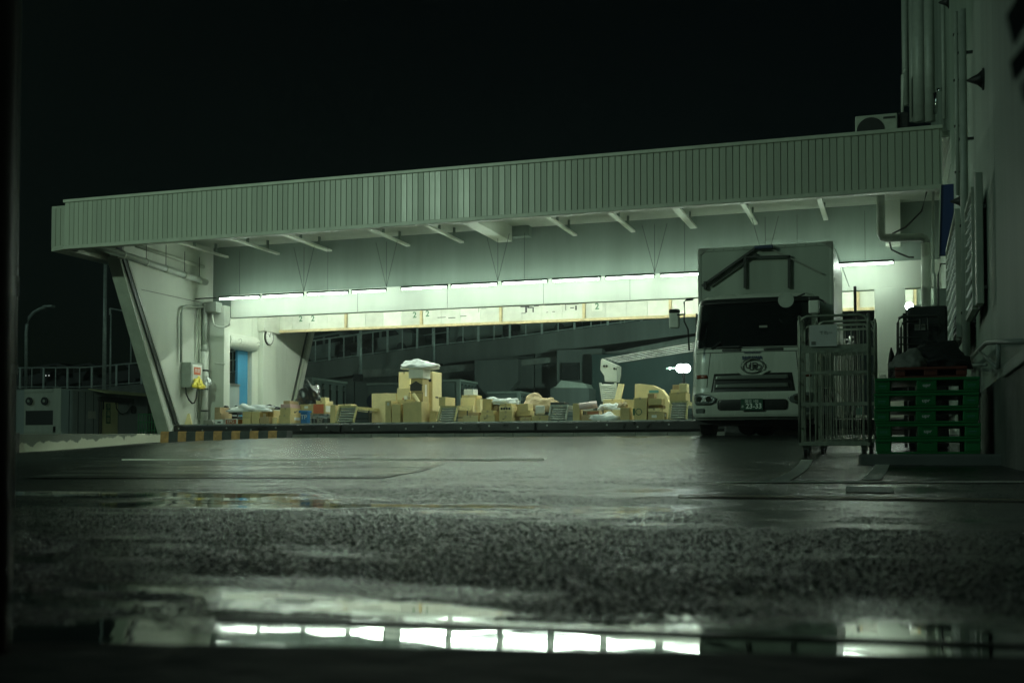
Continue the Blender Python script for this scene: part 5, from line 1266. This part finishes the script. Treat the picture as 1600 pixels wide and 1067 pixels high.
# small pipes cluster at the far right corner
pts = [PY(u, v, 23.5) for u, v in ((1470, 600), (1466, 500), (1466, 430), (1470, 412), (1478, 412))]
pipe('conduit_pipe', pts, .02, 'dark', 'thin dark conduit bending under the blue sign')
pts = [PY(u, v, 23.8) for u, v in ((1461, 600), (1461, 430), (1458, 424), (1458, 300))]
pipe('conduit_pipe', pts, .025, 'pipe', 'thin pale conduit left of the blue sign')
o = MB().box(XU(1462, 24.2, 500), XW-.01, 24.2, 24.3, .6, HC+3.3).build('corner_panel', 'pipe', bevel=.01); tag(o, 'pale wall return in the corner behind the blue sign', 'wall')
# roof: air conditioner
ac = thing('air_conditioner', 'white outdoor air conditioner unit standing on the canopy roof', 'air conditioner', (XU(1370, 22.8, 190), 22.9, zt))
a0, a1_ = XU(1336, 22.7, 180), XU(1402, 22.7, 180); az = ZV(179, 22.7, 1370)
MB().box(a0, a1_, 22.7, 23.05, ZR+.121, az).build('case', 'trim', ac, bevel=.02)
pf = Vector((XU(1360, 22.7, 195), 22.695, az-.30))
MB().tube([pf, pf+Vector((0, -.012, 0))], .25, 28).build('fan_guard', 'black', ac)
MB().box(XU(1380, 22.7, 183), XU(1399, 22.7, 183), 22.69, 22.698, az-.10, az-.06).build('vent', 'dark', ac)
o = MB().box(a1_+.02, a1_+.2, 22.8, 23.1, ZR+.121, az+.03).build('roof_box', 'black', bevel=.02); tag(o, 'small black box right of the roof air conditioner', 'box')
# ================================================================== LEFT YARD
lw0 = PX(248, 678, XL-.25); 
lw = thing('low_wall', 'low concrete wall with flaking white paint at the left', 'wall', (XL-.3, 22, 0))
zn = .98
MB().prism([(XL-.38, 15.0, 0), (XL-.38, 25.6, .2), (XL-.38, 25.6, PX(248, 677, XL).z), (XL-.38, 20.4, PX(30, 678, XL-.2).z), (XL-.38, 15, .95)], (.30, 0, 0)).build('wall_block', 'lowwall', lw, bevel=.01)
yy = PX(29, 690, XL).y
MB().box(XL-.10, XL-.02, yy-.08, yy+.05, .5, PX(29, 676, XL).z).build('end_post', 'rubber', lw)
# reefer container and cabin
CX, CY = -29.5, 35.2
def pc_(u, v): return PX(u, v, CX)
rf = thing('reefer_container', 'pale refrigerated container with two fans beyond the low wall', 'container', (CX, CY, .5))
ctop = PY(94, 607, CY).z
xl_ = XU(37, CY, 640)
MB().box(xl_, CX-.02, CY, CY+2.4, .5, ctop).build('body', 'pallw', rf, bevel=.03)
MB().box(CX-.35, CX, CY-.03, CY+.0, .5, ctop+.02).build('corner_post', 'pallw', rf, bevel=.01)
MB().box(xl_+.05, CX-.36, CY-.04, CY-.005, ctop-.12, ctop).build('top_rail', 'pallw', rf)
for u in (46, 70):
    p = PY(u, 626.5, CY-.05)
    ff = MB().tube([p, p+Vector((0, -.04, 0))], .15, 22).build('fan', 'black', rf); MB().tube([p+Vector((0, -.045, 0)), p+Vector((0, -.06, 0))], .055, 12).build('fan_hub', 'pipe', ff)
a, b = PY(40, 664, CY-.01), PY(85, 641, CY-.01)
MB().box(a.x, b.x, CY-.02, CY-.004, a.z, b.z).build('grille', 'black', rf)
MB().box(XU(38, CY, 670), XU(88, CY, 670), CY-.03, CY-.004, PY(60, 676, CY).z, PY(60, 666, CY).z).build('lower_panel', 'pallw', rf, bevel=.01)
MB().box(xl_-1.6, xl_-.05, CY+.2, CY+2.6, .5, ctop-.05).build('side_container', 'pallw', rf, bevel=.03)
cbn = thing('cabin', 'grey blue cold store cabin with a pale yellow door and a sheet awning', 'cabin', (CX, 38, .5))
MB().box(CX-2.4, CX, CY+2.45, PX(231, 640, CX).y, .5, ctop-.02).build('wall', 'cabin', cbn, bevel=.02)
MB().box(CX-2.4, CX-.01, CY+.01, CY+2.44, .5, ctop-.02).build('wall', 'cabin', cbn, bevel=.02)
for u in (108, 122, 133, 146): 
    y = pc_(u, 640).y; MB().box(CX+.001, CX+.008, y-.012, y+.012, .6, ctop-.06).build('panel_joint', 'dark', cbn)
ya, yb = pc_(155, 650).y, pc_(182, 650).y; zA_, zB_ = pc_(168, 680).z, pc_(168, 628).z
dr = MB().box(CX+.01, CX+.07, ya, yb, zA_, zB_).build('door', 'ydoor', cbn, bevel=.01)
for v, s_ in ((635.5, '冷'), (646.5, '凍'), (656.5, '庫')):
    p = PX(169, v, CX+.07); MB().box(CX+.072, CX+.076, p.y-.14, p.y+.14, p.z-.13, p.z+.13).build('sign_plate', 'greenink', dr)
    text(s_, .22, 'ydoor', dr, (CX+.079, p.y, p.z), 'lettering', 'right', .001)
MB().box(CX+.071, CX+.10, ya+.10, ya+.16, zA_+1.0, zA_+1.5).build('handle', 'dark', dr)
ya, yb = pc_(152, 650).y, pc_(204, 650).y
MB().box(CX+.01, CX+.16, ya, yb, pc_(170, 628).z, pc_(170, 620.5).z).build('door_track', 'dark', cbn)
aw = [(CX, pc_(138, 615).y, ctop+.05), (CX+.9, pc_(138, 615).y, ctop-.12), (CX+.9, pc_(236, 615).y, ctop-.12), (CX, pc_(236, 615).y, ctop+.05)]
MB().prism(aw, (0, 0, .03)).build('awning', 'ydoor', cbn)
for u in (150.5, 154): 
    p = pc_(u, 650); MB().tube([(CX+.12, p.y, .5), (CX+.12, p.y, pc_(u, 621).z)], .03, 6).build('pipe', 'dark', cbn)
p = PX(208, 640, CX+.02); MB().tube([p, p+Vector((.05, 0, 0))], .17, 18).build('vent_fan', 'black', cbn)
p = PX(143, 648, CX+.01); MB().box(CX+.002, CX+.02, p.y-.2, p.y+.25, p.z-.14, p.z+.14).build('notice', 'pallw', cbn)
gm = thing('mesh_container', 'green wire mesh container beside the cold store cabin', 'mesh container', (XU(232, 34, 660), 34, .5))
xa_, xb2 = XU(216, 34, 660), XU(250, 34, 660); zt_ = PY(232, 647, 34).z
for k in range(9): x = xa_+(xb2-xa_)*k/8; MB().tube([(x, 34, .6), (x, 34, zt_)], .014, 5).build('bar', 'green', gm)
for k in range(5): z = .9+(zt_-.9)*k/4; MB().tube([(xa_, 34, z), (xb2, 34, z)], .016, 5).build('bar', 'green', gm)
o = MB().tube([PX(u, v, CX+.1) for u, v in ((181, 629), (182, 638), (187, 645), (192, 647), (199, 644), (203, 636), (203, 622))], .025, 6).build('hanging_cable', 'dark'); tag(o, 'dark cable sagging across the cold store cabin', 'cable')
# ================================================================== RAMP ROAD behind
YR_ = 48.0
line = [(-60, 610), (14, 605.5), (130, 606), (228, 598), (350, 583.5), (475, 568), (679, 540), (800, 527.5), (922, 511), (1045, 495), (1250, 466), (1480, 432)]
rl = [PY(u, v, YR_) for u, v in line]
def rz_(x):
    for a, b in zip(rl, rl[1:]):
        if x <= b.x: return a.z+(b.z-a.z)*(x-a.x)/(b.x-a.x)
    return rl[-1].z
ramp = thing('ramp_road', 'dark concrete ramp road climbing to the right behind the dock', 'ramp', (rl[5].x, YR_, .5))
MB().prism([p+Vector((0, 0, -.03)) for p in rl]+[p+Vector((0, 0, -.55)) for p in reversed(rl)], (0, 8, 0)).build('deck', 'dconc', ramp)
MB().prism([p+Vector((0, -.06, -.02)) for p in rl[5:]]+[p+Vector((0, -.06, -.85)) for p in reversed(rl[5:])], (0, .05, 0)).build('parapet', 'dconc', ramp)
ledge = [PY(u, v, YR_-.3) for u, v in ((560, 578), (690, 572), (800, 563), (960, 549), (1075, 527), (1300, 495))]
ledge2 = [PY(u, v, YR_-.3) for u, v in ((560, 590), (690, 583), (800, 573), (960, 556), (1075, 545), (1300, 513))]
MB().prism(ledge+ledge2[::-1], (0, .25, 0)).build('ledge', 'conc', ramp)
x = XU(488, YR_+.5, 600); xe = XU(860, YR_+.5, 600)
while x < xe:
    w = 2.2; zz = min(rz_(x), rz_(x+w))-.7
    MB().box(x, x+w-.05, YR_+.5+random.uniform(0, .06), YR_+.9, .45, zz).build('wall_panel', 'dconc', ramp, bevel=.02); x += w
for u in (775, 905):
    a = XU(u, YR_-.9, 600); 
    MB().prism([(a-.45, YR_-.9, .45), (a+.45, YR_-.9, .45), (a+.45, YR_-.9, 3.2), (a+1.0, YR_-.9, 3.8), (a+1.0, YR_-.9, rz_(a)-1.0), (a-1.0, YR_-.9, rz_(a)-1.0), (a-1.0, YR_-.9, 3.8), (a-.45, YR_-.9, 3.2)], (0, .55, 0)).build('pier', 'dconc', ramp, bevel=.02)
a = [PY(u, v, YR_-3) for u, v in ((862, 606), (868, 604), (877, 594), (914, 599), (918, 606))]
MB().prism(a, (0, 2.0, 0)).build('abutment_slope', 'board', ramp)
a, b = PY(860, 660, YR_-3.1), PY(920, 606, YR_-3.1)
MB().box(a.x, b.x, YR_-3.1, YR_-1.2, .45, b.z).build('abutment', 'dconc', ramp)
MB().box(XU(880, YR_-1, 580), XU(906, YR_-1, 580), YR_-1.15, YR_-1.0, ZV(594, YR_-1, 890), ZV(567, YR_-1, 890)).build('opening', 'black', ramp)
def railing(Y, u0, u1, hgt, step, lab, lift=0, alt=True):
    xs_ = [XU(u0, Y, 580), XU(u1, Y, 520)]; o = thing('guard_railing', lab, 'railing', (xs_[0], Y, rz_(xs_[0])), 'guard railings along the ramp')
    pts = []; x = xs_[0]
    while x < xs_[1]: pts.append(Vector((x, Y, rz_(x)+lift))); x += step
    MB().tube([p+Vector((0, 0, hgt)) for p in pts], .035, 6).build('top_rail', 'rail', o)
    MB().tube([p+Vector((0, 0, .05)) for p in pts], .025, 6).build('bottom_rail', 'rail', o)
    r1 = r2 = None
    for i, p in enumerate(pts):
        if i % 2 == 0:
            if r1 is None: r1 = MB().box(p.x-.045, p.x+.045, p.y-.03, p.y+.03, p.z-.1, p.z+hgt).build('post', 'rail', o); q1 = p
            else: clone(r1, 'post', p-q1, o)
        else:
            if r2 is None: r2 = MB().box(p.x-.018, p.x+.018, p.y-.02, p.y+.02, p.z, p.z+hgt).build('thin_post', 'rail', o); q2 = p
            else: clone(r2, 'thin_post', p-q2, o)
    return o
railing(YR_+.1, -40, 1470, 1.03, .74, 'nearer guard railing running up the ramp edge')
railing(YR_+7.6, -40, 1470, 1.15, 1.0, 'further guard railing on the far side of the ramp', lift=.55)
# vehicles up on the ramp
def van(u, v_, Y, Lx, h, label, m='far'):
    x = XU(u, Y, v_); z = rz_(x)+.02
    o = thing('parked_car', label, 'car', (x, Y, z), 'cars on the ramp road')
    P_ = [(-Lx/2, .3), (Lx/2, .3), (Lx/2, .95), (Lx*.36, 1.05), (Lx*.22, h), (-Lx*.40, h), (-Lx/2+.05, h*.7)]
    slp = .12
    def q(px, pz, yy): return (x+px, yy, z+pz+px*slp)
    MB().prism([q(a, b, Y) for a, b in P_], (0, 1.7, 0)).build('body', m, o, bevel=.06)
    MB().prism([q(a, b, Y-.01) for a, b in ((-Lx*.36, h*.68), (-Lx*.06, h*.68), (-Lx*.06, h-.12), (-Lx*.34, h-.12))], (0, .02, 0)).build('window', 'glass', o)
    MB().prism([q(a, b, Y-.01) for a, b in ((-Lx*.02, h*.68), (Lx*.28, h*.68), (Lx*.19, h-.12), (-Lx*.02, h-.12))], (0, .02, 0)).build('window', 'glass', o)
    for px in (-Lx*.32, Lx*.32):
        c = Vector(q(px, .32, Y-.02)); MB().tube([c, c+Vector((0, .2, 0))], .24, 16).build('wheel', 'rubber', o)
    return o
van(510, 558, YR_+1.6, 3.4, 1.5, 'faint grey van silhouette on the ramp, far left of the opening')
van(556, 551, YR_+1.6, 2.4, 1.3, 'faint small car behind the left lamp pole on the ramp')
van(598, 545, YR_+1.6, 3.0, 1.4, 'faint rounded car on the ramp above the tall cartons')
van(757, 527, YR_+1.6, 3.6, 1.5, 'faint pickup on the ramp left of the worn lettering')
van(838, 516, YR_+1.6, 3.4, 1.4, 'faint box van on the ramp under the worn lettering')
for u, lab in ((68, 'dark car with two tiny lit lamps behind the left railing'), (118, 'dark car behind the left railing, second from the left'), (175, 'dark car behind the left railing close to the tall pole')):
    o = van(u, 600, YR_+2.0, 3.9, 1.3, lab, 'black')
    x = XU(u+3, YR_+1.95, 593); z = rz_(x)+.75
    if u == 68:
        for dx in (0, .2): MB().tube([(x+dx, YR_+1.97, z), (x+dx, YR_+1.99, z)], .025, 8).build('lit_lamp', 'tiny', o)
# poles
def pole(u, v0, v1, Y, r, label, name='lamp_pole', cat='pole'):
    a, b = PY(u, v1, Y), PY(u, v0, Y); o = MB().tube([(a.x, Y, a.z), (a.x, Y, b.z)], r, 10, r2=r*.8).build(name, 'rail', smooth=True); return tag(o, label, cat)
pole(162.5, 405, 610, 44, .10, 'tall pale pole left of the white fin')
pole(172, 490, 610, 46, .05, 'thin short pole right beside the tall pale one')
o = MB().tube([PY(172, 482, 46), PY(200, 487, 46)], .04, 6).tube([PY(172, 482, 46), PY(172, 492, 46)], .05, 6).build('pole_arm', 'rail'); tag(o, 'thin horizontal lamp arm left of the white fin', 'lamp arm')
pole(204, 500, 600, 52, .05, 'thin pole almost hidden by the slanted fin edge')
pole(563, 505, 592, 44, .08, 'lamp pole seen through the opening on the left'); pole(678, 500, 570, 46, .06, 'lamp pole seen through the opening above the tall cartons')
o = MB().box(XU(556, 43.9, 590), XU(568, 43.9, 590), 43.6, 43.9, ZV(596, 43.9, 560), ZV(585, 43.9, 560)).build('dark_box', 'black', bevel=.03); tag(o, 'dark box at the foot of the left lamp pole in the opening', 'box')
stl = thing('street_lamp', 'unlit curved street lamp at the far left', 'street lamp', PY(41, 610, 50))
pts = [PY(u, v, 50) for u, v in ((41, 610), (41, 520), (42, 508), (46, 496), (53, 488), (62, 483), (70, 480))]
MB().tube(pts, .09, 8).build('pole', 'rail', stl, smooth=True)
MB().box(PY(69, 480, 50).x, PY(84, 478, 50).x, 49.85, 50.15, PY(70, 481, 50).z, PY(70, 477.5, 50).z).build('lamp_head', 'rail', stl, bevel=.04)
# parked cargo trucks in the back yard
def cargo(u0, u1, u2, v0, Y, label, let=None, logo=None, grp='box trucks parked in the yard behind'):
    x0, x1 = XU(u0, Y, v0), XU(u1, Y, v0); zt2_ = ZV(v0, Y, u0); dep = max(1.5, PX(u2, 600, x1).y-Y); dep = min(dep, 9)
    o = thing('box_truck', label, 'truck', ((x0+x1)/2, Y, .5), grp)
    MB().box(x0, x1, Y, Y+dep, 1.4, zt2_).build('cargo_box', 'far', o, bevel=.04)
    MB().box(x0-.02, x1+.04, Y-.04, Y+dep+.02, zt2_+.002, zt2_+.08).build('roof_edge', 'pipe', o)
    MB().box(x1-.12, x1+.03, Y-.03, Y+.08, 1.4, zt2_).build('corner_post', 'pipe', o)
    for k in range(5):
        y = Y+dep*(k+.5)/5; MB().tube([(x1+.04, y, 1.4), (x1+.04, y, zt2_-.1)], .035, 6).build('lock_bar', 'dark', o); MB().box(x1+.01, x1+.09, y-.05, y+.05, zt2_-.3, zt2_-.15).build('bar_clamp', 'steel', o)
    MB().box(x0+.1, x1-.1, Y+.1, Y+dep-.1, .9, 1.38).build('chassis', 'black', o)
    for yy in (Y+.7, Y+dep-.6): MB().tube([(x1-.35, yy, .95), (x1, yy, .95)], .45, 18).build('wheel', 'rubber', o)
    if let:
        text(let[0], let[1], 'pipe', o, (x0+(x1-x0)*let[2], Y-.012, zt2_-let[3]), 'lettering', ext=.004, bold=.01)
    if logo: 
        c = Vector((x0+(x1-x0)*.12, Y-.006, zt2_-.62)); MB().tube([c, c+Vector((0, -.02, 0))], .28, 24).build('round_logo', 'navy', o)
    return o
cargo(440, 487, 541, 594, 37, 'grey box truck body with dark lock bars right of the back fin')
cargo(574, 655, 680, 602, 40, 'grey box truck body with a round blue logo behind the broad carton', logo=True)
cargo(655, 718, 745, 597, 42, 'grey box truck body with faint lettering behind the second conveyor', let=('EHQI', .7, .42, 1.6))
cargo(762, 812, 830, 615, 44, 'low grey box truck body in the yard right of the lettered one')
cargo(352, 373, 386, 603, 39, 'grey trailer body glimpsed through the side opening by the blue panel')
# floodlight
fy = 39.0; fl = thing('floodlight', 'glaring floodlight of three lamps beside the truck cab', 'floodlight', PY(1068, 575, fy))
for u, r_ in ((1047, .035), (1063, .15), (1072, .15)):
    p = PY(u, 575.5, fy); d = (CO-p).normalized()
    MB().tube([p, p+d*.02], r_, 18).build('lamp', 'flood', fl)
    MB().tube([p-d*.012, p-d*.09], r_*.95, 16, r2=.05).build('lamp_shade', 'dark', fl)
p = PY(1068, 575, fy+.3); MB().tube([(p.x, p.y, .5), (p.x, p.y, p.z+.1)], .06, 8).bar((p.x-.6, p.y, p.z), (p.x+.4, p.y, p.z), .06).build('mast', 'dark', fl)
fb = bpy.data.lights.new('ramp_fill_spot', 'SPOT'); fb.energy = 1100; fb.spot_size = R(150); fb.spot_blend = 1; fb.color = (.60, 1, .80); fb.shadow_soft_size = .15  # added spot, turned away from the camera to brighten the ramp
fo = bpy.data.objects.new('ramp_fill_spot', fb); C.objects.link(fo); fo.parent = fl; fo.location = (-.25, -.45, .25)
fo.rotation_euler = Vector((-9, 8, 1.5)).to_track_quat('-Z', 'Y').to_euler()
# dark hoarding behind floodlight (the yard's back wall)
o = MB().box(XU(925, 46, 600), XU(1500, 46, 600), 46, 46.2, .45, ZV(552, 46, 1000)).build('yard_wall', mat('teal_grey_hoarding', (.035, .06, .055), .6, var=.2, vs=1)); tag(o, 'dark teal grey yard wall behind the floodlight', 'wall')
# ================================================================== NEAR, OUT OF FOCUS
o = MB().tube([(-.545, .56, -.1), (-.545, .56, 1.6)], .030, 16).build('steel_post', 'maroon', smooth=True); tag(o, 'blurred dark maroon post at the very left edge', 'post')
gp = thing('galvanised_post', 'blurred pale post with two painted white glints right behind the maroon one', 'post', (-2.0, 2.25, 0))
xg = XU(17, 2.25, 600)
MB().tube([(xg, 2.25, -.1), (xg, 2.25, 2.2)], .013, 14).build('pole', 'pipe', gp, smooth=True)
for v, dv in ((447, 15), (577, 7)): MB().tube([(xg, 2.25, ZV(v+dv, 2.25, 17)), (xg, 2.25, ZV(v-dv, 2.25, 17))], .0155, 14).build('glint_band', 'whitec', gp)  # white bands stand in for bright blurred reflections on the post
def leaves(name, base, n, L, label, seed, droop=1):
    rnd = random.Random(seed); o = thing(name, label, 'plant', base)
    for i in range(n):
        a = rnd.uniform(0, 6.28); l = L*rnd.uniform(.6, 1.1); d = Vector((math.cos(a)*.5, math.sin(a)*.5, droop*rnd.uniform(.5, 1))).normalized()
        s = d.cross(Vector((0, 0, 1))).normalized()*l*.13; b = Vector(base); m_ = b+d*l*.5+Vector((0, 0, -.0)); e = b+d*l+Vector((0, 0, -l*.15*droop))
        MB().add([b, m_+s, e, m_-s], [(0, 1, 2), (0, 2, 3)]).build('leaf', 'leaf', o)
leaves('weed', tuple(PY(150, 1110, .80)), 7, .06, 'blurred low weed at the bottom left', 4)
leaves('weed', tuple(PY(42, 925, 1.0)), 6, .03, 'blurred weed sprig left of the puddle', 8)
tw = thing('hanging_twig', 'blurred dark leafy twig hanging at the top right corner', 'twig', tuple(PY(1600, -20, .7)))
for (a, b, w) in (((1602, -30), (1584, 75), .007), ((1608, 60), (1584, 130), .006), ((1614, 100), (1600, 165), .004)):
    p, q = PY(*a, .7), PY(*b, .705); s = Vector((w, 0, 0)); m_ = p.lerp(q, .5)
    MB().add([p, m_+s, q, m_-s], [(0, 1, 2), (0, 2, 3)]).build('leaf', 'cover', tw)
# street lamp standing out of frame to the left of the camera, the yard's own light
LX, LY = -14.7, 8.0
lh = thing('street_lamp', 'lit street lamp standing in the yard left of the picture', 'street lamp', (LX, LY, .3))
MB().tube([(LX-1.6, LY, .3), (LX-1.6, LY, 8.2), (LX-1.3, LY, 8.6), (LX-.3, LY, 8.75)], .08, 10).build('pole', 'rail', lh)
MB().box(LX-.4, LX+.4, LY-.15, LY+.15, 8.66, 8.80).build('lamp_head', 'rail', lh)
MB().box(LX-.3, LX+.3, LY-.11, LY+.11, 8.63, 8.655).build('lamp_glass', 'lampe', lh)
pl2 = bpy.data.lights.new('street_lamp_bulb', 'SPOT'); pl2.energy = 3000; pl2.color = (.68, 1, .72); pl2.shadow_soft_size = .18
pl2.spot_size = R(150); pl2.spot_blend = 1.0
lo = bpy.data.objects.new('street_lamp_bulb', pl2); C.objects.link(lo); lo.parent = lh; lo.location = (0, 0, 8.25)
lo.rotation_euler = Vector((1.5, 14, -4.0)).to_track_quat('-Z', 'Y').to_euler()
hz = MB().box(-75, 30, -3, 75, -1.0, 16).build('haze', bpy.data.materials.new('drizzle_haze'), kind='stuff')
hm = hz.data.materials[0]; hm.use_nodes = True; hn = hm.node_tree; hn.nodes.remove(hn.nodes['Principled BSDF'])
pv = hn.nodes.new('ShaderNodeVolumePrincipled'); pv.inputs['Color'].default_value = (.8, .92, .88, 1); pv.inputs['Density'].default_value = .0014; pv.inputs['Anisotropy'].default_value = .6
hn.links.new(pv.outputs[0], hn.nodes['Material Output'].inputs['Volume']); hz['label'] = 'thin drizzle haze over the yard'
for o in bpy.data.objects:
    if '_t' in o: del o['_t']
